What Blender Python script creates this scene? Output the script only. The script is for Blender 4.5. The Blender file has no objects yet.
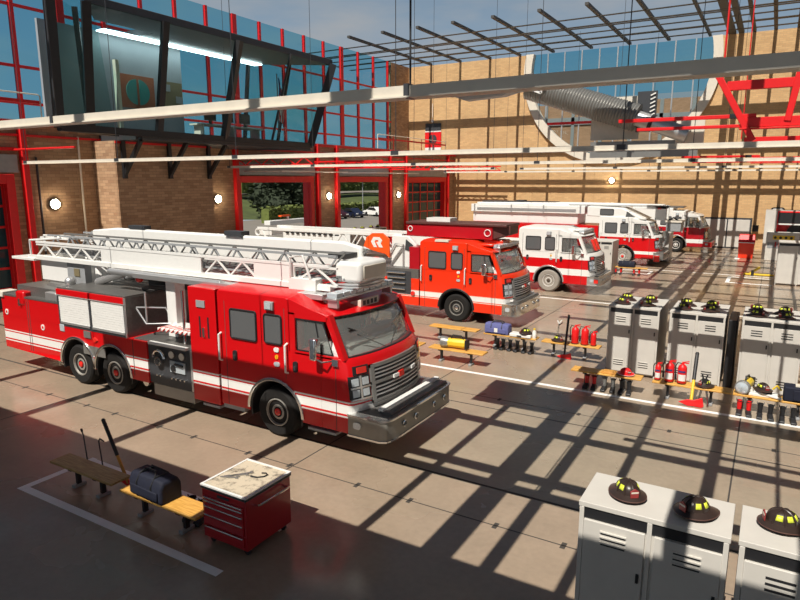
import bpy, bmesh, math, random
from mathutils import Vector as V, Matrix as M
random.seed(7)
PI = math.pi
sc = bpy.context.scene
C = sc.collection

# ------------------------------------------------------------------ materials
def nm(name):
    m = bpy.data.materials.new(name); m.use_nodes = True
    t = m.node_tree
    for n in list(t.nodes): t.nodes.remove(n)
    o = t.nodes.new('ShaderNodeOutputMaterial')
    return m, t, o
def N(t, typ, **kw):
    n = t.nodes.new(typ)
    for k, v in kw.items():
        if k.startswith('i_'): n.inputs[k[2:].replace('_', ' ')].default_value = v
        else: setattr(n, k, v)
    return n
def lin(c):
    return tuple(((x/255)/12.92 if x/255 <= .04045 else ((x/255+.055)/1.055)**2.4) for x in c)
def c4(c): return (c[0], c[1], c[2], 1)
def mat(name, col, rough=.5, metal=0., noise=.12, scale=6., coat=0., bump=0., spec=.5):
    m, t, o = nm(name)
    b = N(t, 'ShaderNodeBsdfPrincipled', i_Roughness=rough, i_Metallic=metal)
    b.inputs['Coat Weight'].default_value = coat
    b.inputs['Coat Roughness'].default_value = .06
    b.inputs['Specular IOR Level'].default_value = spec
    tc = N(t, 'ShaderNodeTexCoord')
    nz = N(t, 'ShaderNodeTexNoise', i_Scale=scale, i_Detail=6.)
    t.links.new(tc.outputs['Object'], nz.inputs['Vector'])
    mp = N(t, 'ShaderNodeMapRange')
    mp.inputs['To Min'].default_value = 1-noise; mp.inputs['To Max'].default_value = 1+noise
    t.links.new(nz.outputs['Fac'], mp.inputs['Value'])
    mx = N(t, 'ShaderNodeMix', data_type='RGBA', blend_type='MULTIPLY')
    mx.inputs[0].default_value = 1.; mx.inputs[6].default_value = c4(col)
    t.links.new(mp.outputs[0], mx.inputs[7]); t.links.new(mx.outputs[2], b.inputs['Base Color'])
    if bump:
        bp = N(t, 'ShaderNodeBump', i_Strength=bump, i_Distance=.02)
        t.links.new(nz.outputs['Fac'], bp.inputs['Height']); t.links.new(bp.outputs[0], b.inputs['Normal'])
    t.links.new(b.outputs[0], o.inputs[0])
    return m
def glass(name, tint, refl=.9, rough=.02, ior=1.45, body=None, bodyfac=.0):
    m, t, o = nm(name)
    tr = N(t, 'ShaderNodeBsdfTransparent', i_Color=c4(tint))
    gl = N(t, 'ShaderNodeBsdfGlossy', i_Roughness=rough, i_Color=(refl, refl, refl, 1))
    fr = N(t, 'ShaderNodeFresnel', i_IOR=ior)
    ge = N(t, 'ShaderNodeNewGeometry'); mu = N(t, 'ShaderNodeMath', operation='SUBTRACT', use_clamp=True)
    t.links.new(fr.outputs[0], mu.inputs[0]); t.links.new(ge.outputs['Backfacing'], mu.inputs[1])   # one reflection per pane, from its outer face
    mx = N(t, 'ShaderNodeMixShader')
    t.links.new(mu.outputs[0], mx.inputs[0]); t.links.new(gl.outputs[0], mx.inputs[2])
    if body:
        df = N(t, 'ShaderNodeBsdfDiffuse', i_Color=c4(body))
        m2 = N(t, 'ShaderNodeMixShader'); m2.inputs[0].default_value = bodyfac
        t.links.new(tr.outputs[0], m2.inputs[1]); t.links.new(df.outputs[0], m2.inputs[2])
        t.links.new(m2.outputs[0], mx.inputs[1])
    else: t.links.new(tr.outputs[0], mx.inputs[1])
    t.links.new(mx.outputs[0], o.inputs[0])
    return m
def emis(name, col, s):
    m, t, o = nm(name)
    e = N(t, 'ShaderNodeEmission', i_Color=c4(col), i_Strength=s)
    t.links.new(e.outputs[0], o.inputs[0]); return m
def brick(name, c1, c2, mortar, axis, bw=.42, bh=.14):
    # axis 'x': the wall's face runs along x ; 'y': along y
    m, t, o = nm(name)
    b = N(t, 'ShaderNodeBsdfPrincipled', i_Roughness=.85)
    g = N(t, 'ShaderNodeNewGeometry')
    sp = N(t, 'ShaderNodeSeparateXYZ'); t.links.new(g.outputs['Position'], sp.inputs[0])
    cb = N(t, 'ShaderNodeCombineXYZ')
    if axis == 'x': t.links.new(sp.outputs['X'], cb.inputs['X'])
    elif axis == 'y': t.links.new(sp.outputs['Y'], cb.inputs['X'])
    else:
        ad = N(t, 'ShaderNodeMath', operation='ADD')
        t.links.new(sp.outputs['X'], ad.inputs[0]); t.links.new(sp.outputs['Y'], ad.inputs[1]); t.links.new(ad.outputs[0], cb.inputs['X'])
    t.links.new(sp.outputs['Z'], cb.inputs['Y'])
    br = N(t, 'ShaderNodeTexBrick', i_Scale=1., i_Color1=c4(c1), i_Color2=c4(c2), i_Mortar=c4(mortar))
    br.inputs['Brick Width'].default_value = bw; br.inputs['Row Height'].default_value = bh
    br.inputs['Mortar Size'].default_value = .008
    t.links.new(cb.outputs[0], br.inputs['Vector'])
    nz = N(t, 'ShaderNodeTexNoise', i_Scale=.45, i_Detail=7.)
    t.links.new(g.outputs['Position'], nz.inputs['Vector'])
    mp = N(t, 'ShaderNodeMapRange'); mp.inputs['To Min'].default_value = .78; mp.inputs['To Max'].default_value = 1.2
    t.links.new(nz.outputs['Fac'], mp.inputs['Value'])
    mx = N(t, 'ShaderNodeMix', data_type='RGBA', blend_type='MULTIPLY'); mx.inputs[0].default_value = 1.
    t.links.new(br.outputs['Color'], mx.inputs[6]); t.links.new(mp.outputs[0], mx.inputs[7])
    t.links.new(mx.outputs[2], b.inputs['Base Color'])
    bp = N(t, 'ShaderNodeBump', i_Strength=.4, i_Distance=.01)
    t.links.new(br.outputs['Fac'], bp.inputs['Height']); bp.invert = True
    t.links.new(bp.outputs[0], b.inputs['Normal'])
    t.links.new(b.outputs[0], o.inputs[0]); return m
def concrete(name):
    m, t, o = nm(name)
    b = N(t, 'ShaderNodeBsdfPrincipled')
    g = N(t, 'ShaderNodeNewGeometry')
    n1 = N(t, 'ShaderNodeTexNoise', i_Scale=.23, i_Detail=5.); n2 = N(t, 'ShaderNodeTexNoise', i_Scale=9., i_Detail=9.)
    n3 = N(t, 'ShaderNodeTexNoise', i_Scale=1.3, i_Detail=8.)
    for n in (n1, n2, n3): t.links.new(g.outputs['Position'], n.inputs['Vector'])
    # cast slabs 3.8 m long between the joints, each a little different in tone
    br = N(t, 'ShaderNodeTexBrick', i_Scale=1., i_Color1=c4((.345, .258, .186)), i_Color2=c4((.33, .272, .20)), i_Mortar=c4((.34, .265, .19)))
    br.inputs['Brick Width'].default_value = 7.4; br.inputs['Row Height'].default_value = 2.51; br.inputs['Mortar Size'].default_value = .0
    br.offset = .0
    t.links.new(g.outputs['Position'], br.inputs['Vector'])
    r = N(t, 'ShaderNodeMapRange'); r.inputs['To Min'].default_value = .80; r.inputs['To Max'].default_value = 1.16
    t.links.new(n3.outputs['Fac'], r.inputs['Value'])
    r2 = N(t, 'ShaderNodeMapRange'); r2.inputs['To Min'].default_value = .86; r2.inputs['To Max'].default_value = 1.14
    t.links.new(n2.outputs['Fac'], r2.inputs['Value'])
    m1 = N(t, 'ShaderNodeMix', data_type='RGBA', blend_type='MULTIPLY'); m1.inputs[0].default_value = 1.
    m2 = N(t, 'ShaderNodeMix', data_type='RGBA', blend_type='MULTIPLY'); m2.inputs[0].default_value = 1.
    t.links.new(br.outputs['Color'], m1.inputs[6]); t.links.new(r.outputs[0], m1.inputs[7])
    t.links.new(m1.outputs[2], m2.inputs[6]); t.links.new(r2.outputs[0], m2.inputs[7])
    t.links.new(m2.outputs[2], b.inputs['Base Color'])
    rr = N(t, 'ShaderNodeMapRange'); rr.inputs['From Min'].default_value = .35; rr.inputs['From Max'].default_value = .65
    rr.inputs['To Min'].default_value = .13; rr.inputs['To Max'].default_value = .38
    t.links.new(n1.outputs['Fac'], rr.inputs['Value']); t.links.new(rr.outputs[0], b.inputs['Roughness'])
    bp = N(t, 'ShaderNodeBump', i_Strength=.12, i_Distance=.01); t.links.new(n2.outputs['Fac'], bp.inputs['Height'])
    t.links.new(bp.outputs[0], b.inputs['Normal'])
    t.links.new(b.outputs[0], o.inputs[0]); return m
def wood(name, c1, c2):
    m, t, o = nm(name)
    b = N(t, 'ShaderNodeBsdfPrincipled', i_Roughness=.5)
    tc = N(t, 'ShaderNodeTexCoord'); mp = N(t, 'ShaderNodeMapping'); mp.inputs['Scale'].default_value = (1.2, 14, 14)
    nz = N(t, 'ShaderNodeTexNoise', i_Scale=3., i_Detail=6.)
    t.links.new(tc.outputs['Object'], mp.inputs[0]); t.links.new(mp.outputs[0], nz.inputs['Vector'])
    rp = N(t, 'ShaderNodeValToRGB'); rp.color_ramp.elements[0].position = .35; rp.color_ramp.elements[1].position = .7
    rp.color_ramp.elements[0].color = c4(c1); rp.color_ramp.elements[1].color = c4(c2)
    t.links.new(nz.outputs['Fac'], rp.inputs[0]); t.links.new(rp.outputs[0], b.inputs['Base Color'])
    t.links.new(b.outputs[0], o.inputs[0]); return m
def worn(name, c1, c2):
    m, t, o = nm(name)
    b = N(t, 'ShaderNodeBsdfPrincipled', i_Roughness=.6)
    tc = N(t, 'ShaderNodeTexCoord')
    nz = N(t, 'ShaderNodeTexNoise', i_Scale=5., i_Detail=10., i_Roughness=.75)
    t.links.new(tc.outputs['Object'], nz.inputs['Vector'])
    rp = N(t, 'ShaderNodeValToRGB'); rp.color_ramp.elements[0].position = .36; rp.color_ramp.elements[1].position = .5
    rp.color_ramp.elements[0].color = c4(c1); rp.color_ramp.elements[1].color = c4(c2)
    t.links.new(nz.outputs['Fac'], rp.inputs[0]); t.links.new(rp.outputs[0], b.inputs['Base Color'])
    t.links.new(b.outputs[0], o.inputs[0]); return m

mt = {}
mt['red'] = mat('fire_red_paint', (.62, .003, .006), .32, coat=.25, noise=.03)
mt['dkred'] = mat('dark_red_paint', (.42, .006, .014), .3, coat=.4, noise=.05)
mt['orange_red'] = mat('orange_red_paint', (.86, .035, .006), .3, coat=.4, noise=.04)
mt['white'] = mat('white_paint', (.80, .79, .76), .35, noise=.04)
mt['cream'] = mat('cream_paint', (.72, .66, .56), .5, noise=.1)
mt['silver'] = mat('brushed_aluminium', (.62, .62, .62), .38, .75, noise=.08)
mt['chrome'] = mat('chrome', (.75, .75, .74), .14, .95, noise=.03)
mt['steel'] = mat('dull_steel', (.30, .295, .28), .42, .55, noise=.1)
mt['bumper'] = mat('bumper_steel', (.27, .26, .235), .36, .5, noise=.1)
mt['tread'] = mat('tread_plate', (.17, .163, .155), .42, .45, noise=.35, scale=22., bump=.3)
mt['black'] = mat('black_plastic', (.018, .018, .02), .45, noise=.2)
mt['rubber'] = mat('tyre_rubber', (.016, .015, .0145), .8, noise=.3, scale=12., spec=.25)
mt['dkgrey'] = mat('dark_grey_metal', (.055, .058, .065), .5, .2)
mt['grey'] = mat('grey_metal', (.30, .31, .32), .5)
mt['locker'] = mat('locker_paint', (.60, .57, .52), .5, noise=.1, scale=3.)
mt['redm'] = mat('red_steel_paint', (.76, .010, .012), .45, noise=.12)
mt['navy'] = mat('navy_fabric', (.006, .008, .022), .8, noise=.3, scale=14., bump=.3)
mt['bluebag'] = mat('blue_violet_fabric', (.11, .12, .30), .8, noise=.25, scale=14., bump=.3)
mt['yellow'] = mat('yellow_plastic', (.80, .55, .03), .45)
mt['lime'] = mat('lime_reflective', (.72, .80, .06), .4, noise=.05)
mt['helmet'] = mat('dark_helmet_shell', (.035, .022, .018), .35, noise=.2)
mt['leather'] = mat('brown_helmet_leather', (.10, .045, .035), .5, noise=.25)
mt['shield'] = mat('red_shield', (.30, .03, .03), .45)
mt['orange'] = mat('orange_sign_paint', (.90, .10, .01), .45, noise=.03)
mt['wood'] = wood('bench_wood', (.56, .27, .05), (.80, .46, .11))
mt['wood_shaded'] = wood('shaded_bench_wood', (.30, .17, .05), (.52, .34, .12))  # bench wood with the shade it stands in put into its colour
mt['axew'] = mat('axe_handle_wood', (.60, .28, .05), .5, noise=.2)
mt['axey'] = mat('yellow_handle', (.85, .55, .03), .4)
mt['worn'] = worn('worn_worktop', (.16, .13, .10), (.60, .51, .38))
mt['amber'] = mat('amber_lens', (.9, .45, .02), .25)
mt['redlens'] = mat('red_lens', (.75, .03, .02), .2)
mt['lens'] = mat('clear_lens', (.62, .68, .72), .12, .3, noise=.2, scale=30.)
mt['cabglass'] = glass('cab_side_glass', (.35, .36, .36), .9, .02, 1.5, (.16, .165, .17), .72)
mt['windscreen'] = glass('windscreen_glass', (.78, .80, .79), .9, .02, 1.45, (.62, .62, .60), .13)  # pale body colour stands in for reflected haze
mt['teal'] = glass('teal_window_glass', (.55, .80, .87), .8, .02, 1.3)
mt['roundglass'] = glass('round_window_glass', (.80, .86, .85), .8, .02, 1.3)
mt['strip'] = emis('control_room_fill_light', (.9,.97,1.), 7.)  # glow added to brighten the room, not an existing lamp
mt['dkteal'] = glass('dark_teal_door_glass', (.05, .16, .19), .8, .03, 1.4, (.02, .07, .085), .75)
mt['ctrl'] = glass('control_room_glass', (.66, .84, .82), .8, .02, 1.25)
mt['dash'] = mat('dashboard_grey', (.74, .74, .72), .6)
mt['paper'] = mat('white_paper', (.78, .77, .72), .7)
mt['seat'] = mat('seat_fabric', (.05, .05, .055), .8)
mt['line'] = mat('white_floor_paint', (.90, .89, .86), .5, noise=.12, scale=4.)
mt['joint'] = mat('dark_joint_filler', (.06, .052, .045), .8)
mt['lamp'] = emis('wall_lamp_glow', (1., .84, .58), 60.)
mt['conc'] = concrete('polished_concrete_floor')
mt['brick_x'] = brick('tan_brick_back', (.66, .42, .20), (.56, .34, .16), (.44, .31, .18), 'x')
mt['brick_y'] = brick('shaded_brick_side', (.50, .32, .19), (.34, .20, .115), (.24, .16, .10), 'z')  # same brick as the back wall, colour darkened for the shaded side
mt['brick_far'] = brick('outside_brick', (.50, .28, .17), (.42, .23, .13), (.3, .2, .13), 'x')
mt['plaster'] = mat('grey_blue_panel', (.30, .33, .36), .7, noise=.15, scale=1.)
mt['lintel'] = mat('galvanised_panel', (.34, .36, .36), .55, .2, noise=.25, scale=3.)
mt['roof'] = mat('roof_steel', (.07, .065, .06), .6)
mt['slab'] = mat('roof_concrete', (.35, .34, .33), .8)
mt['asphalt'] = mat('outside_asphalt', (.20, .18, .155), .9, noise=.15, scale=.6)
mt['grass'] = mat('grass_bank', (.065, .085, .022), .9, noise=.6, scale=.5)
mt['leaf'] = mat('hedge_leaves', (.13, .16, .035), .7, noise=.5, scale=2.)
mt['dkleaf'] = mat('dark_tree_leaves', (.022, .034, .014), .8, noise=.5, scale=2.)
mt['bark'] = mat('tree_bark', (.07, .05, .035), .9)
mt['stone'] = mat('pale_kerb_stone', (.6, .57, .5), .8)
mt['blue'] = mat('flag_blue', (.03, .04, .16), .8)
mt['carnavy'] = mat('navy_car_paint', (.012, .016, .04), .25, coat=.6)
mt['cardark'] = mat('maroon_car_paint', (.04, .008, .012), .25, coat=.6)
mt['tealsolid'] = mat('teal_disc_paint', (.03, .22, .20), .6)
mt['rust'] = mat('rust_orange_panel', (.34, .10, .045), .7)
mt['olive'] = mat('olive_panel', (.20, .16, .085), .7)
mt['boom'] = mat('maroon_boom_cover', (.10, .035, .03), .5)
mt['tan'] = mat('tan_tyre_rubber', (.30, .27, .235), .8, noise=.2)
mt['rimgrey'] = mat('worn_grey_rim', (.36, .34, .31), .5, .35, noise=.25, scale=14.)
mt['silverwheel'] = mat('pale_wheel_alloy', (.72, .70, .66), .4, .3)

# ------------------------------------------------------------------ mesh helpers
class MB:
    def __init__(s, *mats):
        s.bm = bmesh.new(); s.mats = [mt[k] if isinstance(k, str) else k for k in mats] or [mt['grey']]; s.i = 0
    def use(s, k):
        m = mt[k]
        if m not in s.mats: s.mats.append(m)
        s.i = s.mats.index(m); return s
    def F(s, vs):
        try:
            f = s.bm.faces.new(vs); f.material_index = s.i; return f
        except ValueError: return None
    def v(s, p): return s.bm.verts.new(p)
    def box(s, x0, x1, y0, y1, z0, z1, mtx=None):
        P = [(x0,y0,z0),(x1,y0,z0),(x1,y1,z0),(x0,y1,z0),(x0,y0,z1),(x1,y0,z1),(x1,y1,z1),(x0,y1,z1)]
        if mtx is not None: P = [mtx @ V(p) for p in P]
        q = [s.v(p) for p in P]
        for f in ((3,2,1,0),(4,5,6,7),(0,1,5,4),(1,2,6,5),(2,3,7,6),(3,0,4,7)): s.F([q[k] for k in f])
        return s
    def cb(s, c, d, mtx=None):
        if mtx is None: return s.box(c[0]-d[0]/2,c[0]+d[0]/2,c[1]-d[1]/2,c[1]+d[1]/2,c[2]-d[2]/2,c[2]+d[2]/2)
        return s.box(-d[0]/2,d[0]/2,-d[1]/2,d[1]/2,-d[2]/2,d[2]/2, M.Translation(V(c)) @ mtx)
    def ring(s, pts): return [s.v(p) for p in pts]
    def bridge(s, a, b, closed=True):
        n = len(a)
        for k in range(n if closed else n-1):
            s.F([a[k], a[(k+1)%n], b[(k+1)%n], b[k]])
    def loft(s, rings, cap=True, closed=True):
        R = [s.ring(r) for r in rings]
        for a, b in zip(R, R[1:]): s.bridge(a, b, closed)
        if cap: s.F(R[0][::-1]); s.F(R[-1])
        return s
    def prism(s, poly, ax, a, b):
        f = {'y': lambda p, t: (p[0], t, p[1]), 'x': lambda p, t: (t, p[0], p[1]), 'z': lambda p, t: (p[0], p[1], t)}[ax]
        return s.loft([[f(p, a) for p in poly], [f(p, b) for p in poly]])
    def bar(s, p0, p1, w, h=None):
        # a square bar between two points
        h = h or w; p0 = V(p0); p1 = V(p1); d = p1-p0; L = d.length
        if L < 1e-6: return s
        q = d.to_track_quat('Z', 'Y').to_matrix().to_4x4()
        return s.box(-w/2, w/2, -h/2, h/2, 0, L, M.Translation(p0) @ q)
    def cyl(s, p0, p1, r, n=12, r2=None, cap=True):
        p0 = V(p0); p1 = V(p1); r2 = r if r2 is None else r2
        q = (p1-p0).to_track_quat('Z', 'Y').to_matrix()
        c = [q @ V((math.cos(2*PI*k/n), math.sin(2*PI*k/n), 0)) for k in range(n)]
        return s.loft([[p0+r*a for a in c], [p1+r2*a for a in c]], cap)
    def tube(s, pts, r, n=8, closed=False):
        pts = [V(p) for p in pts]; m = len(pts); rings = []; up = None
        for k, p in enumerate(pts):
            a = pts[(k-1) % m] if (closed or k) else p; b = pts[(k+1) % m] if (closed or k < m-1) else p
            d = (b-a).normalized()
            if up is None: up = V((0,0,1)) if abs(d.z) < .9 else V((1,0,0))
            u = (up - d*up.dot(d)).normalized(); w = d.cross(u); up = u
            rr = r[k] if isinstance(r, (list, tuple)) else r
            rings.append([p + rr*(math.cos(2*PI*j/n)*u + math.sin(2*PI*j/n)*w) for j in range(n)])
        if closed:
            R = [s.ring(q) for q in rings]
            for k in range(m): s.bridge(R[k], R[(k+1) % m])
            return s
        return s.loft(rings)
    def lathe(s, prof, c=(0,0,0), ax='z', n=24, sx=1., sy=1., cap=True):
        c = V(c); rings = []
        for r, h in prof:
            q = []
            for k in range(n):
                a = 2*PI*k/n; x = r*math.cos(a)*sx; y = r*math.sin(a)*sy
                q.append(c + {'z': V((x,y,h)), 'y': V((x,h,y)), 'x': V((h,x,y))}[ax])
            rings.append(q)
        return s.loft(rings, cap)
    def sph(s, c, r, n=16, m=10, sc_=(1,1,1)):
        c = V(c)
        return s.lathe([(max(1e-3, r*math.sin(PI*k/m)), -r*math.cos(PI*k/m)*sc_[2]) for k in range(m+1)], c, 'z', n, sc_[0], sc_[1])
    def slicez(s, bands):
        # bands: [(top_z, material key), ...] ascending: cuts the mesh at each level and paints between
        bmesh.ops.recalc_face_normals(s.bm, faces=s.bm.faces[:]); s.bm.normal_update()
        bmesh.ops.triangulate(s.bm, faces=s.bm.faces[:])
        for z, k in bands[:-1]:
            g = s.bm.verts[:] + s.bm.edges[:] + s.bm.faces[:]
            bmesh.ops.bisect_plane(s.bm, geom=g, dist=1e-4, plane_co=(0,0,z), plane_no=(0,0,1))
        for f in s.bm.faces:
            cz = f.calc_center_median().z
            for z, k in bands:
                if cz < z or (z, k) == bands[-1]:
                    s.use(k); f.material_index = s.i; break
        return s
    def mesh(s, name, smooth=35):
        bmesh.ops.recalc_face_normals(s.bm, faces=s.bm.faces[:])
        me = bpy.data.meshes.new(name); s.bm.to_mesh(me); s.bm.free()
        for m in s.mats: me.materials.append(m)
        if smooth:
            for p in me.polygons: p.use_smooth = True
            me.set_sharp_from_angle(angle=math.radians(smooth))
        return me
    def build(s, name, parent=None, bevel=0., seg=2, smooth=35, label=None):
        o = bpy.data.objects.new(name, s.mesh(name, smooth)); C.objects.link(o)
        if parent is not None: o.parent = parent
        if bevel:
            b = o.modifiers.new('bevel', 'BEVEL'); b.width = bevel; b.segments = seg; b.limit_method = 'ANGLE'; b.angle_limit = math.radians(40)
            b.harden_normals = False
        if label: o['label'] = label
        return o
def tag(o, label, cat, group=None):
    o['label'] = label; o['category'] = cat
    if group: o['group'] = group
    return o
def thing(name, label, cat, loc=(0,0,0), rz=0., group=None):
    o = bpy.data.objects.new(name, None); C.objects.link(o); o.location = loc; o.rotation_euler = (0,0,rz)
    o.empty_display_size = .2
    return tag(o, label, cat, group)
def struct(o): o['kind'] = 'structure'; return o
def dup(src, loc, rz=0., label=None, group=None, rot=None):
    r = src.copy(); C.objects.link(r); r.location = loc; r.rotation_euler = rot if rot else (0,0,rz)
    if label: r['label'] = label
    if group: r['group'] = group
    for ch in list(src.children):
        c = ch.copy(); C.objects.link(c); c.parent = r
        for g in list(ch.children):
            d = g.copy(); C.objects.link(d); d.parent = c
    return r
SUN, SKY, EXPO = 5.5, .5, 0.
# ------------------------------------------------------------------ the setting
b = MB('conc'); b.box(-33.8, 12, -14, 59, -.3, 0); struct(b.build('floor', smooth=0))
b = MB('asphalt'); b.box(-64, -33.8, -40, 130, -.4, -.02); b.box(-33.8, 60, -60, -14, -.4, -.02); b.box(12, 60, -14, 130, -.4, -.02); b.box(-33.8, 12, 59.5, 130, -.4, -.02)
struct(b.build('ground', smooth=0))

def decal(name, boxes, m='line', z=.004):
    b = MB(m)
    for x0, x1, y0, y1 in boxes: b.box(x0, x1, y0, y1, .0005, z)
    return struct(b.build(name, smooth=0))
# bay lines along the trucks, and the little boxes round the benches and stands
decal('floor_line', [(-28, 9, 16.36, 16.5)])
decal('floor_line', [(-28, 9, 29.25, 29.38)])
decal('floor_line', [(-28, 9, 42.1, 42.23)])
decal('floor_line', [(-11.55, -11.4, 5.62, 7.14), (-11.4, -6.4, 6.98, 7.12), (-11.4, -6.4, 5.62, 5.77)])
decal('floor_line', [(-8.1, -6.2, 39.9, 40.05), (-6.25, -6.1, 40.05, 41.4), (-8.1, -6.2, 41.3, 41.45)])
decal('floor_line', [(-1.95, .3, 38.9, 39.1), (-1.95, -1.75, 39.1, 41.5), (-1.95, .3, 41.3, 41.5)])
decal('floor_line', [(-2.1, -1.8, 51.0, 53.2)])
# joints between the cast slabs, with their stitch marks, and the drain slot beside each truck
jt = []
for y in (8.93, 14.65, 21.3, 26.4, 33.5, 38.2, 46, 51): jt.append((-28.4, 10, y-.012, y+.012))
for y, h in ((10.12, .03), (13.95, .02)): jt.append((-28.4, 10, y-h, y+h))
for x in (-22.9, -15.35, -7.77, -.2, 7.2): jt.append((x-.015, x+.015, 7, 58.9))
for k in range(24): jt.append((-27.2+1.38*k+(.25 if k % 2 else 0), -27.12+1.38*k+(.25 if k % 2 else 0), 8.84, 9.02))
for k in range(18): jt.append((-26.2+2.05*k, -26.12+2.05*k, 14.57, 14.74))
j = decal('trim_1', jt, 'joint', .0025)

# brick walls
def circ(cx, cz, r, a0, a1, n): return [(cx+r*math.cos(a0+(a1-a0)*k/n), cz+r*math.sin(a0+(a1-a0)*k/n)) for k in range(n+1)]
RX, RZ, RO, RI = -12.95, 15.35, 8.25, 7.6
aa = math.asin((17-RZ)/RO)
poly = [(-34.3, 0), (12, 0), (12, 17)] + circ(RX, RZ, RO, aa, -PI-aa, 60) + [(-34.3, 17)]
b = MB('brick_x'); b.prism(poly, 'y', 59, 59.5); struct(b.build('wall_back', smooth=0))
b = MB('cream')
a2 = math.asin((17-RZ)/RI)
b.prism(circ(RX, RZ, RO+.06, aa, -PI-aa, 60) + circ(RX, RZ, RI, -PI-a2, a2, 60), 'y', 58.7, 59.4)
w = struct(b.build('window_1', smooth=30))
b = MB('roundglass'); a3 = math.asin((12.9-RZ)/RI); b.prism(circ(RX, RZ, RI+.1, a3, -PI-a3, 40), 'y', 59.28, 59.3); b.build('window_pane', w, smooth=0)
b = MB('teal'); b.prism(circ(RX, RZ, RI+.1, a2, a3, 12) + circ(RX, RZ, RI+.1, -PI-a3, -PI-a2, 12), 'y', 59.28, 59.3); b.build('window_pane', w, smooth=0)
b = MB('redm')
for z in (10.75, 14.55):
    h = math.sqrt(RI*RI-(z-RZ)**2); b.box(RX-h, RX+h, 59.1, 59.26, z-.11, z+.11)
b.build('transom', w)
b = MB('silver')
for k in range(-4, 5):
    x = RX+k*1.55; z0 = RZ-math.sqrt(max(0, RI*RI-(x-RX)**2)); b.box(x-.05, x+.05, 59.12, 59.24, z0, 17)
b.build('mullion', w)
# lower left wall with four door bays, the terrace on top of it
doors = [(8.0, 14.85), (28.7, 35.5), (39.0, 45.5), (49.35, 56.5)]
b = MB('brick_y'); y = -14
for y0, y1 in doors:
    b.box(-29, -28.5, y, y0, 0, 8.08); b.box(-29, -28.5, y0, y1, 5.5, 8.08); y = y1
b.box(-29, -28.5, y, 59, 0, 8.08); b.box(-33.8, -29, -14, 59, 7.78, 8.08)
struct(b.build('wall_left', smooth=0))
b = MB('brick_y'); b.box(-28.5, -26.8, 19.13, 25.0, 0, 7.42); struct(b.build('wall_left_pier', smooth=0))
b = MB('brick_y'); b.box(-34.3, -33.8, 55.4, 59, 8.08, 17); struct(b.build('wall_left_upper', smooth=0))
b = MB('slab'); b.box(-33.8, -28.35, -14, 59, 8.08, 8.16); struct(b.build('terrace', smooth=0))
# street-side wall with its row of tall open doorways
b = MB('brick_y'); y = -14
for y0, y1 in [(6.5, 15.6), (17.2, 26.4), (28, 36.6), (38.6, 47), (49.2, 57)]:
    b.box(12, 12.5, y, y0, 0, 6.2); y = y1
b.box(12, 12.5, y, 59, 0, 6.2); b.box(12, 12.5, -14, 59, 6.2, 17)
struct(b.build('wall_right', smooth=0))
# the drain pipe and conduit on the brick
b = MB('dkgrey'); b.cyl((-28.42, 16.3, 0), (-28.42, 16.3, 6.6), .05); struct(b.build('trim_2'))
b = MB('cream'); b.cyl((-28.4, 18.35, 0), (-28.4, 18.35, 7.6), .045); struct(b.build('trim_3'))
# door frames, leaves, red pillars, lintel panels, door tracks
for k, (y0, y1) in enumerate(doors):
    b = MB('redm')
    b.box(-29, -28.5, y1-.03, y1, 0, 5.5); b.box(-28.52, -28.28, y1, y1+.36, 0, 5.85); b.box(-28.52, -28.28, y0-.2, y0, 0, 5.85); b.box(-28.52, -28.28, y0, y1, 5.45, 5.85)
    d = struct(b.build('door_%d' % (k+1), bevel=.02))
    b = MB('lintel'); b.box(-28.5, -28.36, y0-.15, y1+.6, 5.92, 6.68); b.build('lintel_panel', d)
    b = MB('redm')
    for yy in (y0-.32, y1+.88): b.box(-28.5, -28.2, yy-.13, yy+.13, 0, 8.1)
    b.build('pillar', d, bevel=.02)
    # overhead track frame of the sectional door, running into the hall
    for yy in (y0-.1, y1+.5):
        b = MB('redm'); x1 = -22.6
        if k == 0: b.cyl((-28.4, yy, 6.88), (-24.0, yy, 6.88), .045, 8); b.build('track', d); continue
        b.box(-28.4, x1, yy-.05, yy+.05, 6.82, 6.92); b.box(-28.4, x1, yy-.05, yy+.05, 6.44, 6.52)
        n = 9
        for q in range(n):
            xa = -28.4+(x1+28.4)*q/n; xb = -28.4+(x1+28.4)*(q+1)/n
            b.bar((xa, yy, 6.48 if q % 2 else 6.87), (xb, yy, 6.87 if q % 2 else 6.48), .05)
        b.build('track', d)
    if k in (0, 3):
        b = MB('redm'); n = 5; h = 6
        for q in range(n+1): yy = y0+(y1-y0)*q/n; b.box(-28.74, -28.66, max(y0, yy-.05), min(y1, yy+.05), 0, 5.45)
        for q in range(h+1): z = 5.4*q/h; b.box(-28.74, -28.66, y0, y1, max(0, z-.05), z+.05)
        b.build('door_leaf', d)
        b = MB('dkteal'); b.box(-28.72, -28.69, y0, y1, 0, 5.45); b.build('door_pane', d, smooth=0)
    else:
        # the sectional leaf rolled up under the tracks
        b = MB('silver')
        for q in range(5): b.box(-28.1+q*.62, -27.52+q*.62, y0+.05, y1-.05, 6.1, 6.16)
        b.build('door_leaf', d)
b = MB('redm')
b.box(-28.45, -28.3, -14, 59, 7.95, 8.12); b.box(-28.47, -28.36, -14, 59, 7.46, 7.56); b.box(-28.47, -28.36, -14, 15.5, 6.84, 6.98); b.box(-26.8, -26.74, 19.13, 25, 7.3, 7.4)
struct(b.build('trim_4', smooth=0))
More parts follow.
